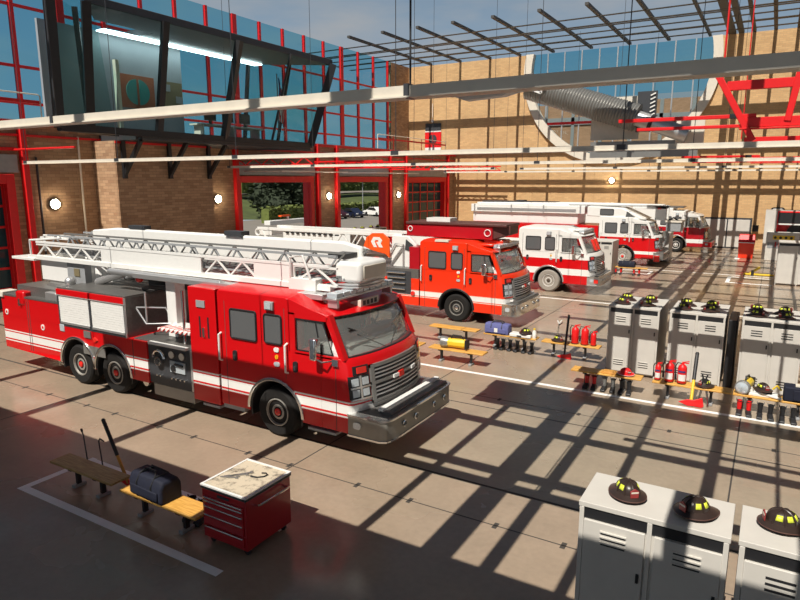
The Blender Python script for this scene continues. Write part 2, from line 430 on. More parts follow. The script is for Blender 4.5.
# upper glass wall
b = MB('redm'); Y0 = 47.06-2.56*24
k = 0
while Y0+2.56*k < 55.3:
    y = Y0+2.56*k; wd = .2 if (k-24) % 5 == 0 else .1
    if y > -13: b.box(-33.9, -33.7, y-wd, y+wd, 8.1, 17)
    k += 1
for z in (8.45, 9.5, 11.3, 14.24): b.box(-33.88, -33.74, -14, 55.4, z-.07, z+.07)
w = struct(b.build('window_2', smooth=0))
b = MB('teal'); b.box(-33.83, -33.81, -14, 55.4, 8.1, 17); b.build('window_pane', w, smooth=0)

# roof: steel rafters and purlins laid out for their shadows, slab towards the street
RZ0 = 17.0
b = MB('roof')
near = [(-31.2,.25),(-28,.25),(-24.8,.25),(-21.8,.28),(-18.45,.28),(-15.15,.28),(-11.85,.26),(-8.6,.24),(-5.25,.18),(-3.89,.54),(-3.06,.25),(-1.97,.18),(-.5,.24),(.62,.08),(2.2,.25),(4.2,.25),(6.4,.25),(9,.25)]
far = [(-31.2,.25),(-27.95,.25),(-24.8,.25),(-21.8,.25),(-18.62,.25),(-15.2,.25),(-11.95,.25),(-8.83,.25),(-5.73,.2),(-4.15,.55),(-3.5,.4),(-2.6,.25),(-1.16,.25),(.36,.25),(1.32,.14),(3.2,.25),(5.2,.25),(7.2,.25)]
for x, w_ in near: b.box(x-w_/2, x+w_/2, -4.2, 17 if x > -6 else 10.1-RZ0/1.43, RZ0, RZ0+.18)
for x, w_ in far: b.box(x-w_/2, x+w_/2, 17 if x > -6 else 44.5, 59, RZ0, RZ0+.18)
OFF = RZ0/1.43   # how far the light slides along y between roof and floor
for a0, a1, x0, x1 in [(10.29,10.43,-14.9,10),(10.64,10.98,-14.9,10),(10.07,10.3,-3.15,10),(12.93,13.28,-6.5,10),(13.6,13.76,-2.3,10),(15.44,16.14,-6.3,10),(14.3,15.6,-6.25,-3.7),(10.98,12.9,-6.3,-5.96),
        (22.1,22.5,-7.2,10),(25.2,25.6,-7.2,10),(28.3,28.7,-7.2,10),(31.5,31.9,-7.2,10),(34.6,35,-7.2,10),(37.6,38,-7.2,10),(40.6,41,-7.2,10),(43.6,44,-7.2,10),(46.4,47.2,-7.2,10),(49.2,50.0,-7.2,10),(52,52.8,-5.5,10),(54.6,55.4,-5.5,10),(57,57.8,-5.5,10),(59.6,59.9,-40,10),(62.1,62.45,-40,10),(62.62,62.94,-40,10),(64.42,64.76,-40,10),(66.5,67.1,-40,10),(69,69.4,-40,10)]:
    b.box(x0, x1, a0-OFF, a1-OFF, RZ0-.015, RZ0+.015)  # bars and panels added and cut short to shape the shade below
struct(b.build('ceiling', smooth=0))
b = MB('slab')
Yb = 7.75-OFF
for x0, x1, y0, y1 in [(-40,-9.0,-25,Yb),(-9.0,-7.3,-25,-5.55),(-9.0,-7.3,-5.10,Yb),(-7.3,-6.29,-25,-5.08),(-6.29,12,-25,Yb)]: b.box(x0, x1, y0, y1, RZ0-.02, RZ0+.02)  # gaps made in the slab to let sun onto bench and tool chest
struct(b.build('ceiling_slab', smooth=0))

# wall lamps
def wall_lamp(loc, face, label):
    t = thing('wall_lamp', label, 'lamp', loc, group='round wall lamps')
    ax = 'x' if face == 'x' else 'y'; s = 1 if face == 'x' else -1
    b = MB('black'); b.lathe([(.24, 0), (.27, .03*s), (.27, .08*s), (.22, .10*s)], (0,0,0), ax, 28); b.build('housing', t)
    b = MB('lamp'); b.lathe([(.215, .09*s), (.20, .15*s), (.14, .22*s), (.05, .26*s), (.01, .262*s)], (0,0,0), ax, 28); b.build('diffuser', t)
for y, z, l in ((16.95, 4.52, 'round lit wall lamp between leftmost red door and brick pier'), (26.86, 4.5, 'round lit wall lamp just left of the doorway with the dark tree'),
                (37.73, 4.45, 'round lit wall lamp between the two open doorways'), (47.8, 4.35, 'round lit wall lamp right of the doorway with parked cars')):
    wall_lamp((-28.5, y, z), 'x', l)
wall_lamp((-12.75, 59, 5.57), 'y', 'round lit wall lamp on the sunlit back wall below the round window')

# terrace railings
def railing(y0, y1, label):
    t = thing('terrace_railing', label, 'railing', (-28.75, y0, 8.16))
    L = y1-y0
    b = MB('cream'); b.tube([(0,0,0),(0,0,1.12),(0,.08,1.18),(0,L-.08,1.18),(0,L,1.12),(0,L,0)], .03); b.build('handrail', t)
    b = MB('redm'); b.box(-.03, .03, .05, L-.05, .78, .92); b.build('mid_rail', t)
    n = max(2, int(L/2.2))
    for k in range(1, n): b = MB('redm'); b.box(-.025, .025, L*k/n-.025, L*k/n+.025, 0, 1.16); b.build('post', t)
railing(3, 16.95, 'tan and red terrace railing above the leftmost red door')
railing(45, 57.6, 'red terrace railing in the far corner in front of the red banner')

# ------------------------------------------------------------------ control room
t = thing('control_room', 'overhanging glazed control room with dark slanted mullions on the left wall', 'control room', (-28.5, 23.7, 7.42))
X = lambda x: x+28.5
Yc = lambda y: y-23.7
fl = [(X(-25.3), Yc(15.6)), (X(-25.3), Yc(31.8)), (0.02, Yc(29.2)), (X(-26.7), Yc(19.2))]
tp = [(X(-24.2), Yc(15.0)), (X(-24.2), Yc(32.8)), (0.02, Yc(29.8)), (X(-26.6), Yc(18.6))]
b = MB('dkgrey'); b.prism([(X(-25.3), Yc(19.5)), (X(-25.3), Yc(31.8)), (0.02, Yc(29.2)), (.02, Yc(19.5))], 'z', 0, .38); b.build('floor_slab', t, bevel=.03)
b = MB('dkgrey'); b.prism([(X(-24.3), Yc(16.5)), (X(-24.2), Yc(32.8)), (0.02, Yc(29.8)), (.02, Yc(21.5)), (X(-26.5), Yc(21.5)), (X(-26.5), Yc(18.4))], 'z', 5.1, 5.45); b.build('roof_slab', t, bevel=.03)
def lerp(a, b_, f): return tuple(a[k]+(b_[k]-a[k])*f for k in range(len(a)))
b = MB('black')
def P3(e, f, top):
    p = tp if top else fl; q = lerp(p[e], p[(e+1) % 4], f); return (q[0], q[1], 5.15 if top else .3)
for e, f, wdt in ((0,0,.42),(0,.085,.34),(0,.30,.3),(0,.555,.36),(0,.78,.14),(0,1,.55),(1,.5,.2),(1,.98,.2),(3,.5,.2)):
    b.bar(P3(e, f, 0), P3(e, f, 1), wdt, wdt*.8)
b.bar(P3(0,0,0), P3(0,1,0), .3); b.bar(P3(1,0,0), P3(1,1,0), .25); b.bar(P3(3,0,0), P3(3,1,0), .25)
b.build('mullion', t)
b = MB('ctrl'); r0 = b.ring([(p[0]-.05, p[1], .36) for p in fl]); r1 = b.ring([(p[0]-.05, p[1], 5.12) for p in tp])
for k in (0, 1, 3): b.F([r0[k], r0[(k+1) % 4], r1[(k+1) % 4], r1[k]])
b.build('glazing', t, smooth=0)
b = MB('plaster'); b.box(.05, .2, Yc(16.9), Yc(24.6), .72, 5.1); bw = b.build('back_panel', t, smooth=0)
b = MB('rust'); b.box(.2, .24, Yc(20.7), Yc(22.75), 1.75, 3.35)
d1 = b.build('notice_panel', t); b = MB('tealsolid')
for s in (-1, 1):
    q = [(Yc(21.75)+s*(.07+.62*math.sin(a)), 2.55+.62*math.cos(a)) for a in [PI*k/16 for k in range(17)]]
    b.prism(q, 'x', .24, .26)
b.build('teal_disc', d1)
b = MB('olive'); b.box(.2, .24, Yc(23.3), Yc(24.55), 2.05, 3.3)
d2 = b.build('map_panel', t); b = MB('grey'); b.box(.24, .27, Yc(23.45), Yc(23.75), 2.8, 3.15); b.box(.24, .27, Yc(24.1), Yc(24.5), 2.25, 2.6); b.build('screen', d2)
b = MB('cream'); b.box(X(-25.75), X(-25.55), Yc(18.6), Yc(18.78), .4, 3.4); b.build('pale_post', t)
b = MB('cream'); b.box(1.4, 2.3, Yc(23.9), Yc(28.6), 1.05, 1.12)
for yy in (24.1, 26.3, 28.3): b.box(1.5, 2.2, Yc(yy), Yc(yy)+.06, .38, 1.05)
b.build('desk', t)
for k, yy in enumerate((24.6, 25.9, 27.2)):
    b = MB('black'); b.box(1.75, 1.82, Yc(yy), Yc(yy)+.8, 1.35, 1.9); b.box(1.72, 1.85, Yc(yy)+.35, Yc(yy)+.45, 1.1, 1.4); b.box(1.6, 1.95, Yc(yy)+.2, Yc(yy)+.6, 1.12, 1.14); b.build('monitor', t)
for yy in (19.5, 22.15, 24.75):
    b = MB('black'); b.bar((1.72, Yc(yy), -1.6), (3.1, Yc(yy), 0), .16, .2); b.box(1.71, 1.85, Yc(yy)-.1, Yc(yy)+.1, -1.75, .02); b.build('bracket', t)

b = MB('strip'); b.box(.5, 1.1, Yc(19.5), Yc(30.0), 5.0, 5.06); b.build('fill_light', t)  # glowing strip added to brighten the interior
# the flag hanging behind the control room glass
t = thing('flag', 'striped red and white flag hanging behind the control room glass', 'flag', (-25.75, 29.4, 7.8))
b = MB('bark'); b.cyl((0,0,0), (0,0,3.9), .03); b.lathe([(.2,0),(.2,.05),(.04,.09)]); b.build('pole', t)
b = MB('redm', 'white', 'blue')
def fpt(u, v_):   # draped cloth: folds across, falls steep
    return (.05+.10*math.sin(u*9)*(.4+v_), .03+.42*u*(1-.35*v_)+.05*math.sin(v_*5), 3.75-1.9*v_-.95*u)
nu, nv = 13, 10
g = [[b.v(fpt(u/nu, k/nv)) for k in range(nv+1)] for u in range(nu+1)]
for u in range(nu):
    for k in range(nv):
        f = b.F([g[u][k], g[u+1][k], g[u+1][k+1], g[u][k+1]])
        if f: f.material_index = 2 if (k < 5 and u < 6) else (0 if u % 2 == 0 else 1)
o = b.build('cloth', t, smooth=80); so = o.modifiers.new('solid', 'SOLIDIFY'); so.thickness = .012

# banner near the far corner: dark top, white band, red field with a dark round emblem, white foot
t = thing('station_banner', 'red banner with dark top and dark round emblem in the far corner', 'banner', (-30.8, 58.9, 8.35))
b = MB('redm'); b.box(-1.0, .85, -.02, .06, .55, 2.1); b.build('field', t)
b = MB('dkgrey'); b.box(-.95, .82, -.04, .06, 2.22, 2.95); b.build('top_panel', t)
b = MB('white'); b.box(-.98, .84, -.03, .06, 2.1, 2.24); b.build('white_band', t); b = MB('white'); b.box(-.98, .84, -.03, .06, .0, .55); b.build('white_foot', t)
b = MB('dkgrey')
for s in (-1, 1): b.prism([(-.08+s*(.05+.4*math.sin(a)), 1.38+.45*math.cos(a)) for a in [PI*k/14 for k in range(15)]], 'y', -.05, -.02)
b.box(-.10, .02, -.055, -.02, .1, 1.1)
b.build('emblem', t)
b = MB('white'); b.sph((-.1, -.1, 3.2), .16); b.bar((-.1,-.1,3.3), (-.1,-.1,4.9), .04); b.build('hanger', t)

# ------------------------------------------------------------------ overhead rails
def rail(y, x0, x1, label, w=.1, z=6.3, hg=.12):
    t = thing('overhead_rail', label, 'rail', (x0, y, z), group='overhead rails across the bays')
    L = x1-x0
    b = MB('cream'); b.box(0, L, -w/2, w/2, -.045, .06); b.box(0, L, -w*.8, w*.8, -.06, -.045); b.build('beam', t)
    n = max(1, int(L/5.5))
    for k in range(n+1):
        x = .15+(L-.3)*k/n
        b = MB('dkgrey'); b.box(x-hg, x+hg, -w*.62, w*.62, -.062, .075); b.cyl((x,0,.07), (x,0,16.99-z), .012, 6); b.build('hanger', t)
    return t
rail(5.7, -15.5, 9, 'pale overhead rail nearest the camera, crossing the top of the picture', .14, 6.465, .03)
rail(15.0, -27.0, 9, 'second overhead rail from the camera, ending left at the brick pier', .13, 6.312)
rail(25.4, -26, 9, 'third overhead rail from the camera, above the orange truck')
rail(36.9, -19.5, -15.0, 'short thick overhead rail in front of the far red glazed door')
rail(38.5, -14, 9, 'fourth long overhead rail, in front of the round window')
rail(51.8, -26, 9, 'farthest overhead rail, close to the back wall')

# grey fan unit and corrugated duct up by the round window
t = thing('ventilation_duct', 'grey corrugated duct slanting down in front of the round window', 'duct', (-9.5, 29.5, 9.6))
b = MB('silver'); n = 40; A = V((-.9, 0, .3)); B = V((4.0, 0, -1.35)); pr = []
q = (B-A).to_track_quat('Z', 'Y').to_matrix().to_4x4()
bm2 = MB('steel'); bm2.lathe([(.55 if k % 2 else .60, (B-A).length*k/(2*n)) for k in range(2*n+1)], (0,0,0), 'z', 24)
bm2.bm.transform(M.Translation(A) @ q); bm2.build('flexible_hose', t, smooth=60)
b = MB('silver'); D = V((6.1, 0, -2.15)); b.cyl(B, D, .33, 20); b.build('pipe', t)
b = MB('black'); m_ = B.lerp(D, .3); dd = (D-B).normalized()*.08; b.cyl(m_-dd, m_+dd, .37, 20); b.build('clamp_band', t)
b = MB('cream'); b.box(1.9, 4.0, .65, .7, -2.2, -.35); b.build('backing_plate', t); b = MB('cream'); b.box(5.6, 6.7, .2, .3, -2.6, -1.5); b.build('end_plate', t)
b = MB('dkgrey'); b.box(3.9, 4.7, .45, .6, -1.9, -.2); hz = b.build('hazard_plate', t)
b = MB('white')
for k in range(9): b.bar((4.45, .42, -1.75+.17*k), (4.65, .42, -1.66+.17*k), .05)
b.build('stripe', hz)
b = MB('steel'); b.box(2.0, 6.5, .3, .42, -3.0, -2.3); b.build('lower_tray', t)
b = MB('grey'); b.box(-5.2, -1.2, -.6, .6, .15, .4); b.loft([[(-4.9,-.5,.15),(-1.5,-.5,.15),(-1.5,.5,.15),(-4.9,.5,.15)],[(-4.1,-.3,-.15),(-2.1,-.3,-.05),(-2.1,.3,-.05),(-4.1,.3,-.15)]]); b.build('fan_unit', t)
b = MB('white'); b.box(-1.25, .1, -.7, -.6, .05, .1); b.bar((-1.2,-.65,.35),(-.1,-.65,-.12),.1); b.bar((-.1,-.65,-.12),(-.1,-.65,.6),.1); b.build('bracket', t)

# red lifting frames over the right side
def gantry(y, label, far=False):
    k = (lambda x, z: (x, z)) if not far else (lambda x, z: (x*1.0-.15, z-.42))
    o = (-3.3, 6.94) if not far else (-3.45, 6.5)
    t = thing('overhead_gantry', label, 'gantry', (o[0], y, o[1]))
    Q = lambda x, z: (k(x, z)[0]-o[0], k(x, z)[1]-o[1])
    def bx(name, x0, x1, z0, z1, w, m='redm'):
        a = Q(x0, z0); c = Q(x1, z1); b = MB(m); b.box(a[0], c[0], -w, w, a[1], c[1]); return b.build(name, t, bevel=.008)
    bx('upper_pipe', -3.3, -.5, 6.90, 6.98, .04); bx('lower_pipe', -2.88, -.5, 6.70, 6.77, .04)
    bx('web_plate', -.76, 8.8, 6.70, 6.90, .05); bx('flange', -.8, 8.8, 6.655, 6.69, .09)
    bx('top_beam', -1.10, 8.8, 7.47, 7.66, .06); bx('clamp', -1.0, -.78, 6.89, 6.99, .07, 'black')
    for x0, z0, x1, z1 in (() if far else ((-1.32, 7.85, -.52, 6.42), (.22, 7.9, .07, 6.80))):
        b = MB('redm'); p = Q(x0, z0); q = Q(x1, z1); b.bar((p[0], 0, p[1]), (q[0], 0, q[1]), .15, .13); b.build('strut', t, bevel=.01)
    for x in (-1.2, 4.2):
        b = MB('redm'); p = Q(x, 7.6); b.cyl((p[0], .0, p[1]), (p[0], 0, 17-o[1]), .02, 6); b.build('hanger_rod', t)
gantry(15.6, 'large red overhead frame at the upper right, nearest of the red frames')
gantry(28.5, 'farther red overhead frame below the big one at the upper right', True)

# ------------------------------------------------------------------ outside, seen through the doorways and glass
def bank(u, v_):
    return (-64-46*u, 20+150*v_, 7.2*u**1.1+.25*math.sin(13*u+9*v_)+.2*math.sin(31*v_))
b = MB('grass'); g = [[b.v(bank(i/14, k/30)) for k in range(31)] for i in range(15)]
for i in range(14):
    for k in range(30): b.F([g[i][k], g[i+1][k], g[i+1][k+1], g[i][k+1]])
struct(b.build('grass_bank', smooth=60))
b = MB('asphalt')
rp = [b.ring([(bank(u, k/30)[0], bank(u, k/30)[1], bank(u, k/30)[2]+.3) for k in range(31)]) for u in (.40, .52)]
b.bridge(rp[0], rp[1], False); b.build('bank_road', smooth=60)['kind'] = 'structure'
b = MB('stone')
for k in range(30):
    p = V(bank(.53, k/30)); q = V(bank(.53, (k+1)/30)); b.bar(p+V((0,0,.4)), q+V((0,0,.4)), .5, .9)
struct(b.build('kerb_wall', smooth=0))
def leaf_cloud(b, c, rx, ry, rz_, n, s):
    for k in range(n):
        a = random.uniform(0, 2*PI); h = random.uniform(-1, 1); r = math.sqrt(1-h*h)*random.uniform(.75, 1.05)
        p = V((c[0]+rx*r*math.cos(a), c[1]+ry*r*math.sin(a), c[2]+rz_*h*random.uniform(.8, 1.05)))
        q = M.Rotation(random.uniform(0, 2*PI), 4, 'Z') @ M.Rotation(random.uniform(-1.2, 1.2), 4, 'X')
        w = s*random.uniform(.6, 1.3)
        b.F([b.v(p+q @ V(d)) for d in ((-w,-w*.6,0),(w,-w*.6,0),(w*.8,w*.6,.2*w),(-w*.8,w*.6,.2*w))])
def tree(loc, h, r, leaf, label, n=2600, s=.24):
    t = thing('tree', label, 'tree', loc, group='trees beyond the station')
    b = MB('bark'); b.tube([(0,0,-.6),(0.1,0,h*.3),(0,.1,h*.7)], [.3,.22,.1]); b.build('trunk', t)
    b = MB(leaf)
    for dx, dy, dz, f in ((0,0,.52,1),(.45,.3,.34,.8),(-.4,-.35,.32,.82),(.2,-.45,.62,.6),(-.3,.4,.7,.6),(.1,.5,.2,.75),(.2,-.6,.2,.75)):
        b.lathe([(max(.01, .82*f*r*math.sin(PI*k/6)), -.82*f*r*.85*math.cos(PI*k/6)) for k in range(7)], (dx*r, dy*r, dz*h), 'z', 10)
        leaf_cloud(b, (dx*r, dy*r, dz*h), f*r, f*r, f*r*.9, int(n*f*f/2.4), s)
    b.build('crown', t, smooth=0)
    return t
tree((-63, 72.5, .2), 9.5, 3.9, 'dkleaf', 'big dark tree seen through the left open doorway')
tree((-69, 61, .6), 7.5, 3.2, 'dkleaf', 'dark bushy tree at the left edge of the left open doorway')
for k, (x, y, h) in enumerate(((-118, 98, 6.5), (-119, 112, 7.5), (-117, 127, 6), (-120, 142, 7.5), (-118, 157, 6.5), (-120, 172, 7), (-120, 84, 7), (-118, 70, 6.5), (-120, 56, 7), (-118, 42, 6.5))):
    tree((x, y, 6.6), h, 4.4, 'dkleaf', 'distant dark tree on top of the grassy bank', 700, .6)
def hedge(x, y0, y1, z, h, d, label):
    b = MB('leaf'); b.box(x-d*.42, x+d*.42, y0, y1, z, z+h*.9)
    for k in range(int((y1-y0)*90)):
        p = V((x+random.choice((-1,1,1))*d*.5*random.uniform(.8,1.05) if random.random() < .6 else x+random.uniform(-d/2,d/2), random.uniform(y0, y1), z+h*random.uniform(.05, 1.05)))
        q = M.Rotation(random.uniform(0, 2*PI), 4, 'Z') @ M.Rotation(random.uniform(-1.2, 1.2), 4, 'X'); w = random.uniform(.12, .26)
        b.F([b.v(p+q @ V(e)) for e in ((-w,-w*.6,0),(w,-w*.6,0),(w*.8,w*.6,.2*w),(-w*.8,w*.6,.2*w))])
    o = b.build('hedge', smooth=0); tag(o, label, 'hedge', 'hedges outside the doorways')
hedge(-57.6, 62.5, 72.5, -.02, 2.1, 1.6, 'clipped green hedge outside the left open doorway')
hedge(-63, 80, 122, .0, 1.7, 2.0, 'loose green hedge behind the parked cars')
hedge(-80, 80, 150, 3.3, 2.6, 3, 'green hedge running along the foot of the bank road')
o = MB('white').box(-.25, .25, -.3, .3, -.02, 3.1).build('sign_post', bevel=.03); o.location = (-57.6, 73.1, 0); tag(o, 'white sign post rising behind the clipped hedge', 'sign')
t = thing('planter_wall', 'low white wall with an orange bench rail outside the left doorway', 'wall', (-55, 63, -.02))
b = MB('white'); b.box(-.5, .5, -3, 5, 0, .55); b.build('coping', t, bevel=.03)
b = MB('orange'); b.box(-.2, .3, -.6, 1.2, .95, 1.15); b.build('rail', t); b = MB('white'); b.box(-.1, .1, .9, 1.1, .55, .95); b.build('post', t)
def street_lamp(loc):
    t = thing('street_lamp', 'pale lamp post with two round heads outside the right open doorway', 'street lamp', loc)
    b = MB('grey'); b.cyl((0,0,-.22), (0,0,5.6), .07); b.box(-.05, .05, -.9, .9, 5.5, 5.6); b.build('post', t)
    for s in (-1, 1): b = MB('white'); b.sph((0, s*.8, 5.75), .32); b.build('lamp_head', t)
street_lamp((-60.6, 90.0, .2))
def car(loc, paint, label, rz):
    t = thing('parked_car', label, 'car', loc, rz, 'cars parked outside')
    pr = [(-2.2,.35),(-2.25,.7),(-2.0,.92),(-1.35,.98),(-.75,1.42),(.55,1.46),(1.15,1.02),(2.0,.88),(2.25,.62),(2.2,.35)]
    b = MB(paint)
    b.loft([[(p[0], s*.9, p[1]-(.06 if abs(s) > .8 else 0)) if p[1] < 1.0 else (p[0], s*.72, p[1]) for p in pr] for s in (-1, -.85, 0, .85, 1)])
    b.build('body', t)
    for s in (-1, 1):
        b = MB('black'); b.prism([(-1.2,.98),(-.7,1.36),(.5,1.4),(1.02,1.03)], 'y', s*.70, s*.86); b.build('side_window', t)
        b = MB('white'); b.cb((2.2, s*.62, .68), (.1, .35, .14)); b.build('headlight', t)
        for x in (-1.35, 1.4):
            b = MB('rubber'); b.lathe([(.2,-.1),(.33,-.1),(.34,0),(.33,.1),(.2,.1)], (x, s*.8, .34), 'y', 16); b.build('wheel', t)
car((-55.5, 79.5, -.02), 'carnavy', 'dark navy saloon parked outside the right open doorway', -.35)
car((-56.2, 76.2, -.02), 'cardark', 'dark maroon car at the left edge of the right open doorway', -.35)
car((-54.5, 84.6, -.02), 'white', 'white car partly hidden by the right jamb of the open doorway', -.35)
# brick building beyond the round window
b = MB('brick_far'); b.box(-28, 2, 80, 81, 0, 14.8); bo = tag(b.build('brick_building', smooth=0), 'brick building seen through the round window', 'building')
b = MB('grey')
for z in (8.2, 12.3): b.box(-28.2, 2.2, 79.85, 80, z, z+.9)
for k in range(8): b.box(-26+3.4*k, -25.6+3.4*k, 79.85, 80, 0, 14.8)
b.build('band', bo, smooth=0)
# ------------------------------------------------------------------ fire trucks (local frame: front axle at the origin, nose along +x, near side -y)
HW = 1.27
def rr(x0, x1, z0, z1, r, n=4):
    p = []
    for cx, cz, a in ((x1-r, z1-r, 0), (x0+r, z1-r, PI/2), (x0+r, z0+r, PI), (x1-r, z0+r, 1.5*PI)):
        p += [(cx+r*math.cos(a+PI/2*k/n), cz+r*math.sin(a+PI/2*k/n)) for k in range(n+1)]
    return p
def interp(z, tab):
    for (a, x), (b_, y) in zip(tab, tab[1:]):
        if z <= b_: return x+(y-x)*(z-a)/(b_-a)
    return tab[-1][1]
def cv(y): return (abs(y)/HW)**2.4
def fx(z, y): return interp(z, [(.4, 2.30), (1.1, 2.33), (1.9, 2.24), (2.05, 2.12)])-.30*cv(y)-(.05 if abs(y) > 1.26 else 0)
def rx(y): return 1.74-.27*cv(y)
YS = [-1.27, -1.22, -1.05, -.8, -.5, -.2, .2, .5, .8, 1.05, 1.22, 1.27]
def arch(cx, r, z0, n=14):  # from right to left over the wheel
    a0 = math.asin((z0-.57)/r)
    return [(cx+r*math.cos(a0+(PI-2*a0)*k/n), .57+r*math.sin(a0+(PI-2*a0)*k/n)) for k in range(n+1)]
def front_strip(b, z0, z1, y0, y1, off, th=.04, n=14):
    R = []
    for k in range(n+1):
        y = y0+(y1-y0)*k/n
        R.append([(fx(z0, y)+off-th, y, z0), (fx(z0, y)+off, y, z0), (fx(z1, y)+off, y, z1), (fx(z1, y)+off-th, y, z1)])
    b.loft(R)
def wheel(t, x, y, s, tyre='rubber', rim='rimgrey', hub='redlens', r=.57, full=True):
    # s = -1 near side, +1 far side ; tyre carries rim and hub as its own pieces
    b = MB(tyre); w = .17
    pr = [(.30,-w*.8),(.34,-w),(.50,-w*1.04),(.545,-w*.86),(.565,-w*.6)]
    for k in range(4): zz = -w*.5+w*k/3.2; pr += [(.57, zz), (.555, zz+.01), (.555, zz+.02), (.57, zz+.03)]
    pr += [(.565,w*.6),(.545,w*.86),(.50,w*1.04),(.34,w),(.30,w*.8)]
    b.lathe([(a*r/.57, h) for a, h in pr], (x, y, r), 'y', 32)
    w_ = b.build('wheel', t, smooth=30)
    if not full: return w_
    o = s*w
    b = MB(rim); b.lathe([(.31, o*.75), (.315, o*.98), (.29, o*1.0), (.28, o*.85), (.255, o*.66), (.18, o*.60), (.17, o*.82), (.12, o*.86), (.11, o*.6), (.02, o*.6)], (x, y, r), 'y', 28, cap=False)
    for k in range(8):
        a = 2*PI*k/8; b.cyl((x+.215*math.cos(a), y+o*.55, r+.215*math.sin(a)), (x+.215*math.cos(a), y+o*.78, r+.21*math.sin(a)), .022, 6)
    b.build('rim', w_, smooth=30)
    b = MB(hub); b.lathe([(.085, o*.6), (.08, o*.95), (.05, o*1.05), (.01, o*1.06)], (x, y, r), 'y', 16, cap=False); b.build('hub_cap', w_)
    return w_
def side_window(t, poly, y, name='side_window', g='cabglass', gasket='black'):
    s = -1 if y < 0 else 1
    b = MB(g); b.prism(poly, 'y', y+s*.004, y+s*.016); w = b.build(name, t)
    b = MB(gasket); b.tube([(p[0], y+s*.012, p[1]) for p in poly], .022, 6, True); b.build('gasket', w)
    return w
def grab_rail(t, x, z0, z1, y=-HW):
    b = MB('white'); b.tube([(x, y, z0), (x, y-.07, z0+.03), (x, y-.07, z1-.03), (x, y, z1)], .024, 8); b.build('grab_rail', t)
def fender(t, cx, r, m='chrome', y=-HW):
    s = -1 if y < 0 else 1
    a = arch(cx, r, .57)
    o = arch(cx, r+.07, .57)
    b = MB(m); b.prism(o+a[::-1], 'y', y+s*.03, y-s*.06); b.build('fender_trim', t, bevel=.012)
def cab(t, bands, roofm, xr=-1.63, roof_top=3.25, detail=2, win='cabglass', bump='bumper', grille='steel', fend='chrome', beltm=None, tyre='rubber', rim='rimgrey', hub='redlens', skirt=.5, bl=2.9):
    lo = MB(); R = .76
    lo.prism([(xr, skirt), (-math.sqrt(R*R-(skirt-.57)**2), skirt)] + arch(0, R, skirt)[::-1] + [(1.28, skirt), (1.28, 2.05), (xr, 2.05)], 'y', -HW, HW)
    lo.loft([[(1.28, y, skirt), (fx(skirt, y), y, skirt), (fx(1.1, y), y, 1.1), (fx(1.5, y), y, 1.5), (fx(1.9, y), y, 1.9), (fx(2.05, y), y, 2.05), (1.28, y, 2.05)] for y in YS])
    # rear half of the crew cab, roof, pillars
    for s in (-1, 1): pass
    zr = lambda y: roof_top-.07*(abs(y)/HW)**8
    lo.loft([[(xr, y, 2.03), (.47, y, 2.03), (.47, y, zr(y)-.02), (.35, y, zr(y)), (xr+.05, y, zr(y)), (xr, y, zr(y)-.05)] for y in YS])
    lo.loft([[(.44, y, 2.84), (rx(y)-.03, y, 2.84), (rx(y), y, 2.88), (1.5-.1*cv(y), y, 2.93), (.98, y, min(zr(y)-.02, 3.04-.02*cv(y))), (.5, y, zr(y)-.01), (.44, y, zr(y)-.01)] for y in YS])
    for s in (-1, 1):
        lo.bar((1.83, s*1.20, 2.0), (1.44, s*1.19, 2.9), .12, .13)
        lo.box(.45, .62, s*1.27, s*1.10, 2.03, 2.9)
        lo.box(.6, 1.75, s*1.27, s*1.14, 2.0, 2.08)
        lo.box(.6, 1.44, s*1.27, s*1.14, 2.78, 2.86)
    lo.slicez(bands)
    body = lo.build('cab_body', t, bevel=.014)
    # wheel arch liner and chassis
    b = MB('black'); a = arch(0, .755, .4); i = arch(0, .71, .4)
    b.prism(a+i[::-1], 'y', -1.25, 1.25); b.box(-1.55, 2.0, -.8, .8, .42, .9); b.build('wheel_well', t)
    fender(t, 0, .74, fend); wheel(t, 0, -1.06, -1, tyre, rim, hub); wheel(t, 0, 1.06, 1, tyre, rim, hub, full=False)
    # glass
    b = MB('windscreen'); ys = [-1.16+2.32*k/14 for k in range(15)]
    lo_ = b.ring([(fx(2.05, y)-.04, y, 2.05) for y in ys]); hi = b.ring([(rx(y)-.05, y, 2.86) for y in ys]); b.bridge(lo_, hi, False)
    w = b.build('windscreen', t, smooth=60); so = w.modifiers.new('solid', 'SOLIDIFY'); so.thickness = .012
    b = MB('black'); b.tube([(fx(2.05, y)-.03, y, 2.06) for y in ys] + [(rx(y)-.035, y, 2.85) for y in ys[::-1]], .024, 6, True); b.build('gasket', w)
    if detail >= 1:
        b = MB('black')
        for s in (-1, 1): b.bar((2.02, s*.1, 2.06), (1.8, s*.75, 2.45), .02); b.bar((1.8, s*.45, 2.38), (1.72, s*.95, 2.62), .03)
        b.build('wiper', w)
    side_window(t, rr(xr+.40, xr+1.17, 2.13, 2.79, .05), -HW, g=win)
    side_window(t, rr(-.22, .26, 2.15, 2.78, .06), -HW, g=win)
    fw = [(.66, 2.10), (1.58, 2.10), (1.34, 2.76), (.66, 2.76)]
    side_window(t, fw, -HW+.03, g='windscreen'); side_window(t, fw, HW-.03, g='windscreen')
    b = MB('black'); b.bar((1.28, -HW+.02, 2.1), (1.16, -HW+.02, 2.76), .03); b.build('vent_bar', t)
    # inside
    b = MB('dash'); b.loft([[(.9, y, 2.04), (1.95-.25*cv(y), y, 2.04), (1.85-.25*cv(y), y, 2.16), (1.35, y, 2.3), (1.0, y, 2.24)] for y in YS[1:-1]]); b.build('dashboard', t)
    if detail >= 2:
        b = MB('paper'); b.box(1.3, 1.75, -.95, -.1, 2.275, 2.30, M.Rotation(.12, 4, 'Y') @ M.Translation((-.27,0,.13))); b.build('paper_sheet', t)
